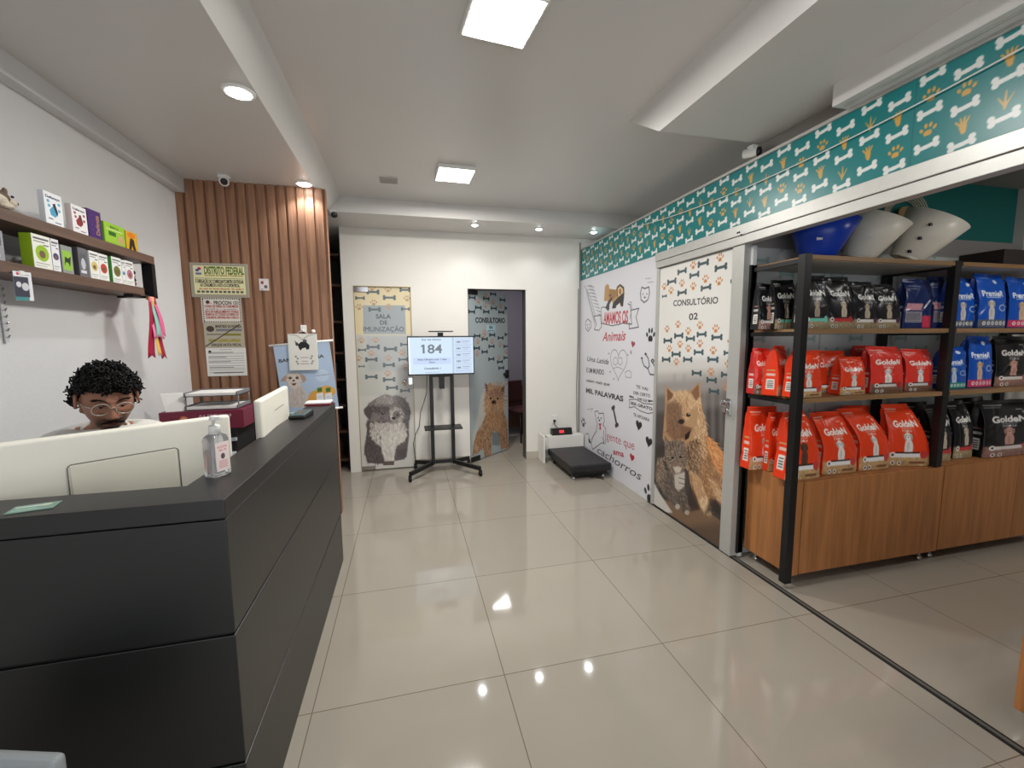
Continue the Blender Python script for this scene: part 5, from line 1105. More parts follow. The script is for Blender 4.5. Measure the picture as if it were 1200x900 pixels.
# desk and chair in the room behind door 2
e = tag(empty('desk', (1.95, 6.7, 0)), 'dark reddish brown desk seen through the open consulting room door', 'desk'); M_mah = wood('mahogany', (66, 34, 26), (88, 48, 36), sc=3)
MB().box(-.5, .5, -.35, .35, .76, .79).build('desktop', mat('desk_glass_top', (120, 116, 118), .15), e, .003)
MB().box(-.46, .46, -.31, -.29, .1, .76).build('modesty_panel', M_mah, e)
for s_ in (-1, 1): MB().box(s_*.46-.015, s_*.46+.015, -.31, .31, 0, .76).build('side_panel', M_mah, e)
e = tag(empty('chair', (1.62, 6.05, 0), .5), 'dark chair standing before the brown desk beyond the open door', 'chair')
MB().box(-.21, .21, -.2, .2, .43, .47).build('seat', mat('wine_fabric', (70, 34, 32), .8), e, .015)
MB().box(-.2, .2, .19, .22, .55, .86).build('backrest', MATS['wine_fabric'], e, .012)
for sx in (-1, 1):
    for sy in (-1, 1): MB().tube([(sx*.18, sy*.17, .43), (sx*.2, sy*.2, 0)], .011, 8).build('leg', M_black, e)
    MB().tube([(sx*.17, .19, .45), (sx*.17, .205, .7)], .009, 8).build('back_frame', M_black, e)
# dark open cupboard in the corridor behind the slatted wall
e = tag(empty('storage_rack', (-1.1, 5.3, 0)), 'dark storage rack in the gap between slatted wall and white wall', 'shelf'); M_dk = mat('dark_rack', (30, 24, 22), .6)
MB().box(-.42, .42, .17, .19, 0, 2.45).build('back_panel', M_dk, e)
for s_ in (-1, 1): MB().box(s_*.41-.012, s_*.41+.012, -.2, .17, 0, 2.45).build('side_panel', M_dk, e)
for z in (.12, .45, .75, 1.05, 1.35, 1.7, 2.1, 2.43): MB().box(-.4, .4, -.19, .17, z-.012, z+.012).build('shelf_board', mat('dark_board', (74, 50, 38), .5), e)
for i, (x_, z_, w_, h_, c_) in enumerate(((.2, .132, .2, .2, (96, 70, 50)), (.22, .462, .18, .16, (60, 58, 60)), (.2, .762, .22, .18, (80, 66, 56)), (.22, 1.062, .18, .17, (52, 56, 66)), (.2, 1.362, .2, .22, (70, 48, 42)))):
    tag(MB().box(-w_/2, w_/2, -.12, .12, 0, h_).build('carton', mat('rack_carton_%d' % i, c_, .7), None, .003), 'dim carton on the dark corridor rack, %s' % ('lowest one', 'second board up', 'at counter height', 'above counter height', 'topmost one')[i], 'box', 'cartons on the corridor rack').location = (-1.1+x_, 5.28, z_)
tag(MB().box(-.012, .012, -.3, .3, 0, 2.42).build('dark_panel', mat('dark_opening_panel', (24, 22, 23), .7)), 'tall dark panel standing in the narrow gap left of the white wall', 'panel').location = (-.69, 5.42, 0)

# ------------------------------------------------------------------ television on its rolling stand
tx, ty = .356, 4.70
e = tag(empty('television', (tx, ty, 1.32)), 'television showing queue number 184, mounted on the black rolling stand', 'television')
MB().box(-.36, .36, -.012, .02, -.212, .212).build('casing', M_black, e, .004); MB().box(-.22, .22, .02, .05, -.14, .1).build('back_cover', M_black, e, .01)
cv = Canvas(.70, .395, 420, (206, 226, 244), O=(0, 0, 0), U=(1, 0, 0)); cv.photo(470, 385, 13.33)
# screen contents measured on the photographed screen, in fractions of its width and height
cv.T = lambda p: (np.asarray(p, float)-np.array([120, 698]))/np.array([1145-120, 120-698])*np.array([.70, .395])
cv.rect(120, 120, 150, 700, (236, 242, 248)); cv.rect(805, 120, 835, 700, (176, 200, 222)); cv.rect(850, 130, 1115, 690, (198, 214, 236)); cv.rect(190, 440, 780, 545, (190, 206, 240), .8)
tspan(cv, '184', (340, 298), (645, 298), 140, (104, 112, 122), bold=.004); cv.line([(346, 240), (322, 262)], .012, (104, 112, 122)); TK = (64, 74, 90)
tspan(cv, 'Sua vez chegou', (330, 152), (630, 152), 26, TK); tspan(cv, 'Aline Oliveira com 1 gato', (255, 467), (715, 467), 28, TK); tspan(cv, 'Pago', (440, 512), (528, 512), 26, TK)
tspan(cv, 'Consultório 1', (360, 610), (615, 608), 30, TK, bold=.01); cv.rect(370, 668, 600, 674, (140, 156, 180))
for i, n_ in enumerate(('184', '183', '182', '181', '180')):
    y_ = 195+i*103; tspan(cv, n_, (875, y_), (940, y_), 26, TK, bold=.01); cv.rect(965, y_-18, 1085, y_-8, (130, 146, 170), .8); cv.rect(975, y_+12, 1060, y_+20, (150, 166, 190), .7)
    cv.rect(850, y_+48, 1115, y_+52, (150, 170, 200))
slab('screen', cv, (-.35, -.0135, -.198), XU, ZU, .001, print_mat(0.2, .4, emit=0.95), e)
e2 = tag(empty('television_stand', (tx, ty, 0)), 'black rolling television stand with small middle shelf and four casters', 'stand')
for s_ in (-1, 1):
    MB().box(s_*.115-.02, s_*.115+.02, .055, .09, .09, 1.30).build('pole', M_black, e2, .003)
    for q, yq in ((-.22, -.2), (.26, -.2)):
        pass
    for yy, xx in ((-.22, s_*.375), (.23, s_*.31)):
        p0 = Vector((s_*.115, .07 if yy < 0 else .08, .105)); p1 = Vector((xx, yy, .085)); d_ = (p1-p0).normalized(); n_ = Vector((-d_.y, d_.x, 0)).normalized()
        lg = MB().obox((p0+p1)/2, (p1-p0)/2, n_*.016, (0, 0, .022)).build('leg', M_black, e2, .003)
        MB().lathe([(0, -.013), (.024, -.013), (.026, -.008), (.026, .008), (.024, .013), (0, .013)], p1+Vector((0, 0, -.058)), axis=(1, .3, 0), n=18).box(p1.x-.018, p1.x+.018, p1.y-.012, p1.y+.012, .05, .066).build('caster', M_matte, lg)
MB().box(-.13, .13, .058, .088, .095, .135).build('crossbar', M_black, e2, .002)
MB().box(-.205, .205, -.12, .10, .515, .53).build('shelf', M_black, e2, .003); MB().box(-.03, .03, .03, .075, .95, 1.13).box(-.13, .13, .055, .075, 1.2, 1.24).build('wall_bracket', M_black, e2, .002)
MB().box(-.03, .03, .055, .075, 1.24, 1.57).build('camera_post', M_black, e2); MB().box(-.13, .13, -.05, .10, 1.575, 1.587).build('top_shelf', M_black, e2, .003)
MB().box(-.10, .10, .05, .06, 1.08, 1.12).build('mount_plate', M_black, e2)
tag(MB().tube([(.20, 4.79, 1.12), (.19, 4.8, .9), (.12, 4.86, .68), (.10, 4.9, .5), (.06, 4.93, .42), (.03, 4.955, .30), (.05, 4.96, .02), (.09, 4.955, .006)], .004, 6).build('power_cable', M_black), 'thin black cable hanging down from the television to the door edge', 'cable')

# ------------------------------------------------------------------ animal scale by the wall
e = tag(empty('animal_scale', (1.85, 4.43, 0)), 'low black padded animal scale platform on the floor by the printed wall', 'scale'); M_vinyl = mat('black_vinyl', (32, 32, 34), .42, bump=.5, bscale=14)
b = MB(); N_ = 20
top = MB(); top.box(-.235, .235, -.38, .38, .085, .165); top.build('pad', M_vinyl, e, .018, 4)
MB().box(-.2, .2, -.34, .34, .045, .09).build('frame', M_black, e, .004)
for sx in (-1, 1):
    for sy in (-1, 1): MB().lathe([(0, 0), (.022, 0), (.022, .012), (.012, .02), (.012, .05), (0, .05)], (sx*.17, sy*.3, 0), n=14).build('foot', M_chrome if sy < 0 else M_black, e)
tag(MB().tube([(1.92, 4.08, .006), (1.98, 4.02, .006), (2.0, 4.08, .006), (1.86, 4.12, .006)], .004, 6).build('power_cable', M_black), 'short black cable on the floor under the animal scale', 'cable')
e = tag(empty('bench', (1.83, 4.9, 0)), 'small white bench behind the black animal scale, against the back wall', 'bench'); M_mdf = mat('white_laminate', (226, 224, 218), .35)
MB().box(-.20, .26, -.08, .06, .285, .303).build('top', M_mdf, e, .002); MB().box(-.20, .26, -.082, -.064, .15, .285).build('front_panel', M_mdf, e, .002)
MB().box(-.285, -.267, -.16, .06, 0, .33).build('side_panel', M_mdf, e, .002); MB().box(-.267, -.2, -.06, -.04, .14, .285).build('side_rail', M_mdf, e); MB().box(.242, .26, -.06, .06, 0, .285).build('side_panel', M_mdf, e)
MB().box(-.267, -.2, .04, .06, .1, .3).build('side_rail', M_mdf, e)
e = tag(empty('scale_display', (1.83, 4.91, .303)), 'small black display with red digits standing on the white bench', 'display')
b = MB(); b.prism([(-.13, -.045, 0), (-.13, .045, 0), (-.13, .045, .075), (-.13, -.02, .085)], (.26, 0, 0)); face_out(b.build('casing', M_black, e, .004))
M_led = mat('red_led', (60, 0, 0), .4, emit=(255, 40, 50), estr=3.0)
for q in ((-.03, .03), (-.01, .03), (.012, .03)): MB().obox((q[0], -.036, .045), (.006, 0, 0), (0, .001, .0003), (0, .006, .014)).build('digit', M_led, e)
tag(MB().tube([(1.79, 4.93, .385), (1.75, 4.96, .43), (1.76, 4.975, .46)], .004, 6).box(1.745, 1.775, 4.966, 4.984, .45, .48).build('power_plug', M_matte), 'black plug and cable in the wall outlet above the scale display', 'plug')
tag(MB().box(1.73, 1.80, 4.975, 4.985, .43, .54).build('wall_outlet', M_white, None, .002), 'white wall outlet above the scale display', 'outlet')
struct(MB().tube([(2.085, 4.97, .3), (2.085, 4.97, 2.65)], .006, 8).tube([(2.065, 4.975, .3), (2.055, 4.975, .9), (2.068, 4.975, 1.5), (2.066, 4.975, 2.1)], .004, 6).build('trim_9', mat('cable_grey', (120, 118, 116), .5)))
# ceiling vent, cameras
e = tag(empty('ceiling_vent', (-.11, 3.92, 2.85)), 'small grey grille in the ceiling left of the farther LED panel', 'vent')
MB().box(-.075, .075, -.05, .05, -.012, 0).build('frame', mat('vent_grey', (176, 172, 168), .5), e, .002)
for k in range(5): MB().box(-.065, .065, -.038+k*.018, -.03+k*.018, -.016, -.012).build('slat', MATS['vent_grey'], e)
def dome(name, loc, aim, label, body='ball'):
    e = tag(empty(name, loc), label, 'camera', 'security cameras'); a = Vector(aim).normalized()
    if body == 'ball':
        MB().lathe([(0, 0), (.042, 0), (.044, -.012), (.03, -.02), (0, -.022)], n=24).build('base', M_white, e); c = Vector((0, 0, -.04))
        MB().ball(c, .034, 20).build('turret', M_white, e)
        MB().lathe([(0, .036), (.018, .036), (.022, .032), (.0235, .024)], c, 20, axis=a).build('lens', M_black, e)
    else:
        MB().box(-.02, .02, -.02, .02, -.03, 0).build('base', M_white, e); c = Vector((0, 0, -.04))
        MB().lathe([(0, -.05), (.022, -.05), (.026, -.045), (.026, .04), (.024, .045), (0, .045)], c, 18, axis=a).build('housing', M_white, e)
        MB().lathe([(0, .05), (.02, .05), (.027, .046), (.027, .03)], c, 18, axis=a).build('lens', M_black, e)
    return e
dome('security_camera', (-1.265, 3.66, 2.70), (.3, -1, -.35), 'white turret security camera above the slatted wood wall')
dome('security_camera', (-.635, 4.38, 2.70), (.5, -1, -.3), 'small white bullet camera in the corner beside the slatted wall end', 'b')
dome('security_camera', (2.085, 2.30, 2.655), (.6, -1, -.1), 'small dark camera on top of the teal header band', 'b')
# ------------------------------------------------------------------ the man at the reception
HP = Vector((-1.085, 1.90, 1.272)); FACE = math.atan2(-.80, .60)      # direction the face looks, in plan
pe = tag(empty('person', (HP.x-.05, HP.y+.05, 0), FACE+PI/2), 'man with curly black hair, clear glasses and white t-shirt, looking down behind the large monitor', 'person')
# local frame of the person: -y forward, x to his left, z up
def skin_tubes(chains, sub=2):
    """chains = list of lists of (x, y, z, r); shared points (same coords) are welded; returns verts, faces"""
    bm = bmesh.new(); sl = bm.verts.layers.skin.verify(); idx = {}
    def V(p):
        k = tuple(round(q, 4) for q in p[:3])
        if k not in idx: v = bm.verts.new(p[:3]); rx, ry = (p[3], p[3]) if len(p) == 4 else (p[3], p[4]); v[sl].radius = (rx, ry); idx[k] = v
        return idx[k]
    first = V(chains[0][0]); first[sl].use_root = True
    for ch in chains:
        for a, b_ in zip(ch, ch[1:]):
            va, vb = V(a), V(b_)
            if not bm.edges.get((va, vb)): bm.edges.new((va, vb))
    me = bpy.data.meshes.new('t'); bm.to_mesh(me); bm.free(); o = bpy.data.objects.new('t', me); COL.objects.link(o)
    q = o.modifiers.new('s', 'SKIN'); q.use_smooth_shade = True; q2 = o.modifiers.new('u', 'SUBSURF'); q2.levels = sub; q2.render_levels = sub
    dg = bpy.context.evaluated_depsgraph_get(); dg.update(); oe = o.evaluated_get(dg); m2 = oe.to_mesh()
    vs_ = [tuple(v.co) for v in m2.vertices]; fs_ = [tuple(p.vertices) for p in m2.polygons]; oe.to_mesh_clear(); bpy.data.objects.remove(o); return vs_, fs_
hz = HP.z; hip = (0, .08, .52)
sh = .185; zs = hz-.165; TB = .075
def arm(s, elbow, wrist):
    return [(0, .045+TB, zs-.03, .10, .085), (s*.10, .045+TB, zs-.015, .075), (s*sh, .045+TB, zs-.035, .056), (s*(sh+.02), .03+TB*.8, zs-.13, .047), (*elbow, .040), (*[(elbow[i]*.45+wrist[i]*.55) for i in range(3)], .034), (*wrist, .024)]
el_l, wr_l = (.25, -.03, .84), (.20, -.25, .80); el_r, wr_r = (-.26, -.03, .84), (-.17, -.25, .80)
def hand(s, w):
    out = []; palm = (w[0]-s*.005, w[1]-.05, w[2]-.004); out.append([(*w, .024), (w[0]-s*.002, w[1]-.02, w[2]-.001, .026, .017), (*palm, .030, .014)])
    for k, (dx, L_) in enumerate(((-.030, .062), (-.010, .072), (.011, .068), (.030, .052))):
        b0 = (palm[0]+dx*s*-1*.7, palm[1]-.018, palm[2], .0105); j1 = (palm[0]-dx*s, palm[1]-.03-L_*.35, palm[2]+.008, .009); j2 = (palm[0]-dx*s*1.05, palm[1]-.03-L_*.75, palm[2]-.006, .008); j3 = (palm[0]-dx*s*1.05, palm[1]-.03-L_, palm[2]-.022, .0065)
        out.append([(*palm, .030, .014), b0, j1, j2, j3])
    out.append([(w[0]-s*.002, w[1]-.02, w[2]-.001, .026, .017), (w[0]-s*.034, w[1]-.045, w[2]-.006, .011), (w[0]-s*.046, w[1]-.075, w[2]-.014, .0085)])
    return out
body = [[(0, .10, .50, .13, .11), (0, .12, .62, .125, .10), (0, .14, .80, .13, .10), (0, .055+TB, zs-.14, .145, .10), (0, .045+TB, zs-.03, .10, .085), (0, .025+TB, zs+.03, .058), (0, .05, hz-.09, .052), (0, .015, hz-.04, .05)],
        arm(1, el_l, wr_l), arm(-1, el_r, wr_r)]+hand(1, wr_l)+hand(-1, wr_r)
for s in (-1, 1): body.append([(0, .10, .50, .13, .11), (s*.09, .08, .50, .085), (s*.12, -.16, .50, .072), (s*.12, -.36, .49, .055), (s*.12, -.36, .25, .045), (s*.12, -.34, .09, .035), (s*.12, -.36, .045, .036, .03), (s*.125, -.46, .03, .035, .022)])
V0, F0 = skin_tubes(body)
# head: dense sphere shaped into a face; centre at (0,0,hz), tilted down
NU, NVv = 120, 100
HV = []; HC = []
def g(x, s): return math.exp(-(x/s)**2)
SKIN = np.array([158, 110, 88.]); DARK = np.array([34, 26, 24.]); LIP = np.array([150, 84, 78.])
for i in range(NVv):
    th = PI*i/(NVv-1)
    for j in range(NU):
        ph = 2*PI*j/NU; d = Vector((math.sin(th)*math.sin(ph), -math.sin(th)*math.cos(ph), math.cos(th)))
        x, y, z = d.x*.074, d.y*.094, d.z*.118
        if z < 0:
            t = min(-z/.118, 1); x *= 1-.30*t**1.6; y = y*(1-.10*t) if y < 0 else y*(1-.55*t)
        if y < 0: y = -abs(y)**1.0; y = max(y, -.088-.004*g(z, .05)); y *= (1-.06*g(x, .02)*0)
        f = max(0, -d.y); f2 = f**2
        if f > .15:
            x0 = abs(x)
            y += f2*.010*g(x0-.030, .017)*g(z-.012, .014)                               # sockets
            y -= f2*.006*g(x0-.028, .026)*g(z-.034, .010)                              # brow ridge
            w_ = .010+.010*max(0, min(1, (.02-z)/.05)); nh = (.006+.024*max(0, min(1, (.022-z)/.052))) if z > -.034 else .030*g(z+.034, .008)
            y -= f2*nh*g(x, w_) if z < .03 else 0
            y -= f2*.007*g(x0-.012, .007)*g(z+.029, .008)                              # nostril wings
            y -= f2*.007*g(x0-.048, .020)*g(z+.014, .020)                              # cheek
            y -= f2*(.008*g(z+.057, .006)+.009*g(z+.069, .007))*g(x, .024)             # lips
            y += f2*.005*g(z+.063, .0022)*g(x, .024)
            y -= f2*.009*g(z+.098, .014)*g(x, .022)                                    # chin
        HV.append((x, y, z))
        c = SKIN.copy()
        if f > .2:
            c = c*(1-.10*g(z-.012, .016)*g(abs(x)-.03, .02)); lip = g(z+.063, .0115)**2*g(x, .022)**2; c = c*(1-lip)+LIP*lip
            st = max(g(z+.047, .0075)*g(x, .032), g(z+.094, .020)*g(x, .030), g(abs(x)-.034, .009)*g(z+.072, .025)*.9); st = min(1, st*1.1)*.8; c = c*(1-st)+DARK*st
            c = c*(1+.12*g(x, .01)*g(z+.02, .02)+.08*g(abs(x)-.045, .015)*g(z+.015, .015))
        HC.append(c)
HF = [(i*NU+j, i*NU+(j+1) % NU, (i+1)*NU+(j+1) % NU, (i+1)*NU+j) for i in range(NVv-1) for j in range(NU)]
tiltm = Matrix.Rotation(math.radians(13), 3, 'X'); hc = Vector((0, -.02, hz))
V1 = [tuple(tiltm @ Vector(p)+hc) for p in HV]
# ears
ev, ef = [], []
EB = MB()
for s in (-1, 1):
    pts = [(s*(.074+.014*math.sin(a*.5)), .010+.019*math.cos(a)+.004, -.006+.036*math.sin(a)) for a in np.linspace(-1.9, 3.4, 14)]
    EB.tube(pts, .0055, 8); EB.ball((s*.072, .016, -.004), .02, 12, sc=(.35, .8, 1.3)); EB.ball((s*.073, .008, -.030), .009, 10, sc=(.6, .9, 1.1))
V2 = [tuple(tiltm @ Vector(p)+hc) for p in EB.v]
allv = V0+V1+V2; allf = list(F0)+[tuple(i+len(V0) for i in f) for f in HF]+[tuple(i+len(V0)+len(V1) for i in f) for f in EB.f]
me = bpy.data.meshes.new('body'); me.from_pydata(allv, [], allf); cc = np.tile(lin(SKIN), (len(allv), 1)); cc[len(V0):len(V0)+len(V1)] = lin(np.clip(np.array(HC), 0, 255))
ca = me.color_attributes.new('Col', 'FLOAT_COLOR', 'POINT'); ca.data.foreach_set('color', np.concatenate([cc, np.ones((len(cc), 1))], 1).astype(np.float32).ravel())
me.polygons.foreach_set('use_smooth', [True]*len(allf)); me.update()
M_skin = print_mat(.48, .4, bump=0.02); M_skin2 = M_skin
o = bpy.data.objects.new('body', me); COL.objects.link(o); me.materials.append(M_skin); o.parent = pe; BODY = o
def hd(p): return tiltm @ Vector(p)+hc
# eyes, lids
for s in (-1, 1):
    MB().ball(hd((s*.030, -.0715, .011)), .0125, 20).build('eye', mat('eye_white', (196, 188, 182), .2), pe)
    MB().ball(hd((s*.030, -.0815, .0075)), .0048, 12).build('iris', mat('iris', (30, 20, 16), .1), pe)
    b = MB(); N_ = 14; v = []
    for i in range(9):
        a = -.05+i*(1.9/8)   # upper lid closes most of the lowered eye
        for j in range(N_+1):
            p_ = PI*j/N_; R = .0137; q = Vector((R*math.cos(p_), -R*math.sin(p_)*math.cos(a), R*math.sin(p_)*math.sin(a))); v.append(hd(Vector((s*.030, -.0715, .010))+q))
    b.add(v, [(i*(N_+1)+j, i*(N_+1)+j+1, (i+1)*(N_+1)+j+1, (i+1)*(N_+1)+j) for i in range(8) for j in range(N_)], 0, True); b.build('eyelid', mat('lid_skin', (140, 96, 78), .5), pe, solid=.001)
M_hair = mat('black_hair', (16, 14, 14), .55, spec=.3)
rh = random.Random(3)
b = MB()
for s in (-1, 1):
    for k in range(46):
        t = k/45; x_ = s*(.014+.036*t); z_ = .031+.007*math.sin(t*2.6)-.004*t; y_ = -.0935+.016*t*t+.004*t
        b.tube([hd((x_, y_-.002, z_-.004+rh.random()*.004)), hd((x_+s*.007, y_-.002+.002*t, z_+.002+rh.random()*.003))], .0009, 5)
b.build('eyebrows', M_hair, pe)
b = MB()
for k in range(230):
    s = rh.choice((-1, 1)); t = rh.random(); x_ = s*t*.030; z_ = -.046-.008*t*t-rh.random()*.004; y_ = -.0955+.016*t*t+.002
    b.tube([hd((x_, y_, z_)), hd((x_+s*.004, y_-.002, z_-.005))], .0006, 4)
b.build('moustache', M_hair, pe); b = MB()
for k in range(260):
    a = rh.uniform(0, 2*PI); r_ = math.sqrt(rh.random()); x_ = math.cos(a)*r_*.024; z_ = -.094+math.sin(a)*r_*.016; y_ = -.0885+.012*(x_/.024)**2+max(0, -(z_+.094))*.3
    b.tube([hd((x_, y_, z_)), hd((x_*1.1, y_-.003, z_-.006))], .0006, 4)
b.build('beard', M_hair, pe)
# curly hair: a cap with hundreds of small curls
b = MB()
def scalp(th, ph, k=1.0):
    d = Vector((math.sin(th)*math.sin(ph), -math.sin(th)*math.cos(ph), math.cos(th))); return Vector((d.x*.082*k, d.y*.100*k, d.z*.124*k)), d
for i in range(1500):
    z_ = rh.uniform(-.35, 1); th = math.acos(z_); ph = rh.uniform(-PI, PI); front = math.cos(ph)
    lim = .46+.05*math.sin(ph*7) if front > .55 else (.26+.36*(front+.05) if front > -.2 else -.15)
    if z_ < lim: continue
    p_, d = scalp(th, ph, 1.0); r_ = rh.uniform(.005, .009); out = rh.uniform(.0, .030)*(.55+.45*max(0, d.z)) ; c_ = p_+d*out
    ax = Vector((rh.uniform(-1, 1), rh.uniform(-1, 1), rh.uniform(-1, 1))).normalized(); u = ax.orthogonal().normalized(); w_ = ax.cross(u); n_ = rh.randint(8, 12); a0 = rh.uniform(0, 6)
    pts = [hd(c_+(u*math.cos(a0+q*.8)+w_*math.sin(a0+q*.8))*r_+ax*(q-n_/2)*.0016+d*.001*q) for q in range(n_)]
    b.tube(pts, .0026, 5)
cap = []
nn, mm = 40, 22
for i in range(mm):
    for j in range(nn):
        ph = -PI+2*PI*j/nn; front = math.cos(ph); lim = .50 if front > .55 else (.30+.36*(front+.05) if front > -.2 else -.12)
        th = math.acos(max(-1, min(1, 1-(1-lim)*i/(mm-1)))); p_, d = scalp(th, ph, 1.0); cap.append(hd(p_+d*(.016*(1-(i/(mm-1))**4)-.004)))
b.add(cap, [(i*nn+j, i*nn+(j+1) % nn, (i+1)*nn+(j+1) % nn, (i+1)*nn+j) for i in range(mm-1) for j in range(nn)], 0, True)
b.build('hair', M_hair, pe)
# glasses
M_clr = mat('clear_acetate', (206, 196, 184), .15, trans=.35); gp = empty('glasses', (0, 0, 0)); gp.parent = pe
b = MB()
for s in (-1, 1):
    ring = [hd((s*.033+.0265*math.cos(a)*(1 if abs(math.cos(a)) < .9 else .97), -.107+.010*((abs(.033+s*.0265*math.cos(a)*s)-.01)/.05)**2*1.0, .004+.021*math.sin(a)*(1.05 if math.sin(a) > 0 else .95))) for a in np.linspace(0, 2*PI, 30)]
    b.tube(ring, .0021, 8, caps=False); b.tube([hd((s*.060, -.099, .014)), hd((s*.075, -.07, .012)), hd((s*.080, .0, .010)), hd((s*.079, .02, -.004))], .0018, 8)
b.tube([hd((-.008, -.107, .008)), hd((0, -.110, .011)), hd((.008, -.107, .008))], .002, 8); b.build('frame', M_clr, gp)
M_lens = mat('lens_glass', (250, 252, 252), .02, trans=1.0, ior=1.02)
for s in (-1, 1):
    ln = MB(); pts = [hd((s*.033+.0255*math.cos(a), -.106+.010*((.033+.0265*math.cos(a)*s*s*s*s-.01)/.05)**2*0+.002, .004+.020*math.sin(a))) for a in np.linspace(0, 2*PI, 25)[:-1]]
    ln.prism(pts, hd((0, .0008, 0))-hd((0, 0, 0))); ln.build('lens', M_lens, gp)
# clothes
sh_ch = [[(0, .115, .56, .155, .13), (0, .13, .70, .148, .12), (0, .14, .84, .15, .12), (0, .055+TB, zs-.13, .165, .118), (0, .045+TB, zs-.03, .135, .115), (0, .028+TB, zs+.022, .098)]]
for s in (-1, 1): sh_ch.append([(0, .045+TB, zs-.03, .135, .115), (s*.10, .045+TB, zs-.012, .108), (s*sh, .045+TB, zs-.033, .084), (s*(sh+.02), .03+TB*.8, zs-.12, .068), (s*(sh+.03), .008+TB*.6, zs-.19, .066)])
vs_, fs_ = skin_tubes(sh_ch); M_tee = mat('white_cotton', (214, 212, 206), .85, bump=.15, bscale=40)
MB().add(vs_, fs_, 0, True).build('t_shirt', M_tee, pe)
pts = [(.068*math.cos(a), .020+TB+.066*math.sin(a), zs+.050+.02*math.sin(a)) for a in np.linspace(0, 2*PI, 32)]
MB().tube(pts, .0065, 8, caps=False).build('collar', M_tee, pe)
tr_ch = [[(0, .10, .56, .14, .12), (0, .10, .50, .142, .125)]]
for s in (-1, 1): tr_ch.append([(0, .10, .50, .142, .125), (s*.09, .08, .50, .096), (s*.12, -.16, .50, .083), (s*.12, -.36, .49, .067), (s*.12, -.36, .25, .058), (s*.12, -.345, .11, .056)])
vs_, fs_ = skin_tubes(tr_ch); MB().add(vs_, fs_, 0, True).build('trousers', mat('dark_denim', (40, 44, 58), .8), pe)
for s in (-1, 1):
    v = []; b = MB(); loft(b, [[(s*.12+x*.9, -.40+y*2.6, z) for x, y, _ in rrect(.045, .045, .03, 0)] for z in (0, .03)]+[[(s*.12+x*.75, -.38+y*1.9, .06) for x, y, _ in rrect(.045, .045, .03, 0)], [(s*.12+x*.7, -.35+y*.9, .085) for x, y, _ in rrect(.045, .045, .03, 0)]]); b.build('shoe', mat('dark_shoe', (30, 30, 32), .6), pe)
# office chair
ce = tag(empty('office_chair', (pe.location.x, pe.location.y, 0), FACE+PI/2), 'black office chair on which the man sits behind the counter', 'chair'); M_fab = mat('black_fabric', (24, 24, 26), .85)
MB().box(-.23, .23, -.16, .26, .335, .385).build('seat', M_fab, ce, .02, 3); MB().box(-.2, .2, .275, .32, .50, .92).build('backrest', M_fab, ce, .02, 3); MB().tube([(0, .2, .33), (0, .335, .36), (0, .335, .7)], .015, 8).build('back_support', M_black, ce)
MB().tube([(0, .05, .07), (0, .05, .335)], .025, 12).build('gas_lift', M_black, ce)
for k in range(5):
    a = k*2*PI/5+.3; q = (.27*math.cos(a), .05+.27*math.sin(a)); MB().tube([(0, .05, .085), (q[0], q[1], .065)], .018, 8, rs=[.022, .014]).build('leg', M_black, ce); MB().ball((q[0], q[1], .026), .026, 12).build('caster', M_black, ce)
# ------------------------------------------------------------------ light

W = bpy.data.worlds.new('world'); SC.world = W; W.use_nodes = True
bg = W.node_tree.nodes['Background']; bg.inputs[0].default_value = (0.93, 0.96, 1.0, 1); bg.inputs[1].default_value = 2.0
def lamp(name, kind, loc, power, size=0.1, rot=(0, 0, 0), color=(1, 1, 1), shape='SQUARE', **kw):
    l = bpy.data.lights.new(name, kind); l.energy = power; l.color = color
    if kind == 'AREA': l.shape = shape; l.size = size
    elif kind == 'SPOT': l.shadow_soft_size = size; l.spot_size = kw.get('spot', 1.6); l.spot_blend = 0.6
    else: l.shadow_soft_size = size
    o = bpy.data.objects.new(name, l); COL.objects.link(o); o.location = loc; o.rotation_euler = rot; return o
M_em = mat('lamp_diffuser', (255, 255, 255), 0.5, emit=(255, 253, 246), estr=14.0)
M_em2 = mat('spot_diffuser', (255, 255, 255), 0.5, emit=(250, 252, 255), estr=22.0)
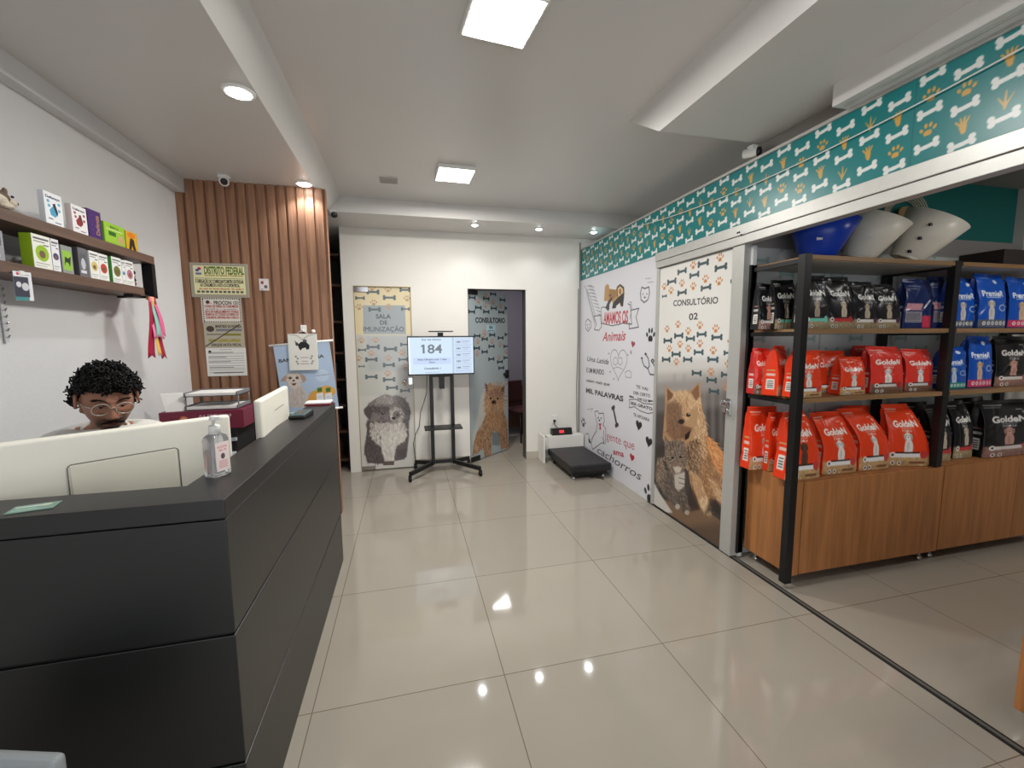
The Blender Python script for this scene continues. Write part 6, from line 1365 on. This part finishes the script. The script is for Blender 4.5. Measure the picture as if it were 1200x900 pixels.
for i, (x, y, rz, lb) in enumerate(((0.43, 1.87, 0.10, 'square white LED ceiling panel nearest the camera'), (0.42, 3.62, 0.03, 'square white LED ceiling panel farther back, near the back wall'))):
    e = tag(empty('ceiling_light', (x, y, 2.85), rz), lb, 'ceiling light', 'square LED ceiling panels')
    MB().box(-.15, .15, -.15, .15, -.03, 0).build('housing', M_white, e, 0.004)
    MB().box(-.138, .138, -.138, .138, -.032, -.029).build('diffuser', M_em, e)
    lamp('panel_lamp', 'AREA', (x, y, 2.81), 34, 0.27, color=(1, .97, .92))
e = tag(empty('ceiling_light', (1.3, 6.2, 2.70)), 'LED ceiling panel of the consulting room behind the open door', 'ceiling light')
MB().box(-.15, .15, -.15, .15, -.03, 0).build('housing', M_white, e, 0.004); MB().box(-.138, .138, -.138, .138, -.032, -.029).build('diffuser', M_em, e)
lamp('panel_lamp', 'AREA', (1.3, 6.2, 2.66), 4, 0.27, color=(.95, .95, 1))  # added unseen lamp that lifts the dark room behind door 2
e = tag(empty('ceiling_light', (4.0, 0.6, 2.60)), 'LED ceiling panel of the store on the right', 'ceiling light')
MB().box(-.15, .15, -.15, .15, -.03, 0).build('housing', M_white, e, 0.004); MB().box(-.138, .138, -.138, .138, -.032, -.029).build('diffuser', M_em, e)
lamp('panel_lamp', 'AREA', (4.0, 0.6, 2.56), 14, 0.27, color=(1, .97, .92))  # added lamp out of view, brightens the cone collars and bags
for i, (x, y, r, lb) in enumerate(((-0.755, 2.45, .055, 'round recessed spotlight in the ceiling above the reception desk'), (-0.733, 3.70, .05, 'round recessed spotlight washing the slatted wood wall'),
        (0.732, 4.60, .035, 'small round spotlight over the two glass doors, leftmost of three'), (1.449, 4.62, .035, 'small round spotlight in the back soffit, middle of three'),
        (2.10, 4.62, .035, 'small round spotlight in the back soffit beside the teal header band'))):
    e = tag(empty('spotlight', (x, y, 2.70)), lb, 'spotlight', 'round recessed ceiling spotlights')
    MB().lathe([(r*1.35, 0), (r*1.3, -.008), (r*1.02, -.010), (r, -.004), (r, 0)], n=28).build('rim', M_white, e)
    MB().lathe([(0, -.022), (r*.45, -.020), (r*.8, -.013), (r, -.004)], n=24).build('lens', M_em2, e)
    lamp('spot_lamp', 'SPOT', (x, y, 2.68), (22, 22, 9, 9, 9)[i], 0.03, color=(.93, .96, 1), spot=2.3)
vs = SC.view_settings; vs.view_transform = 'Standard'; vs.look = 'None'; vs.gamma = 1.0; vs.use_curve_mapping = False
SC.display_settings.display_device = 'sRGB'; vs.exposure = 0.12
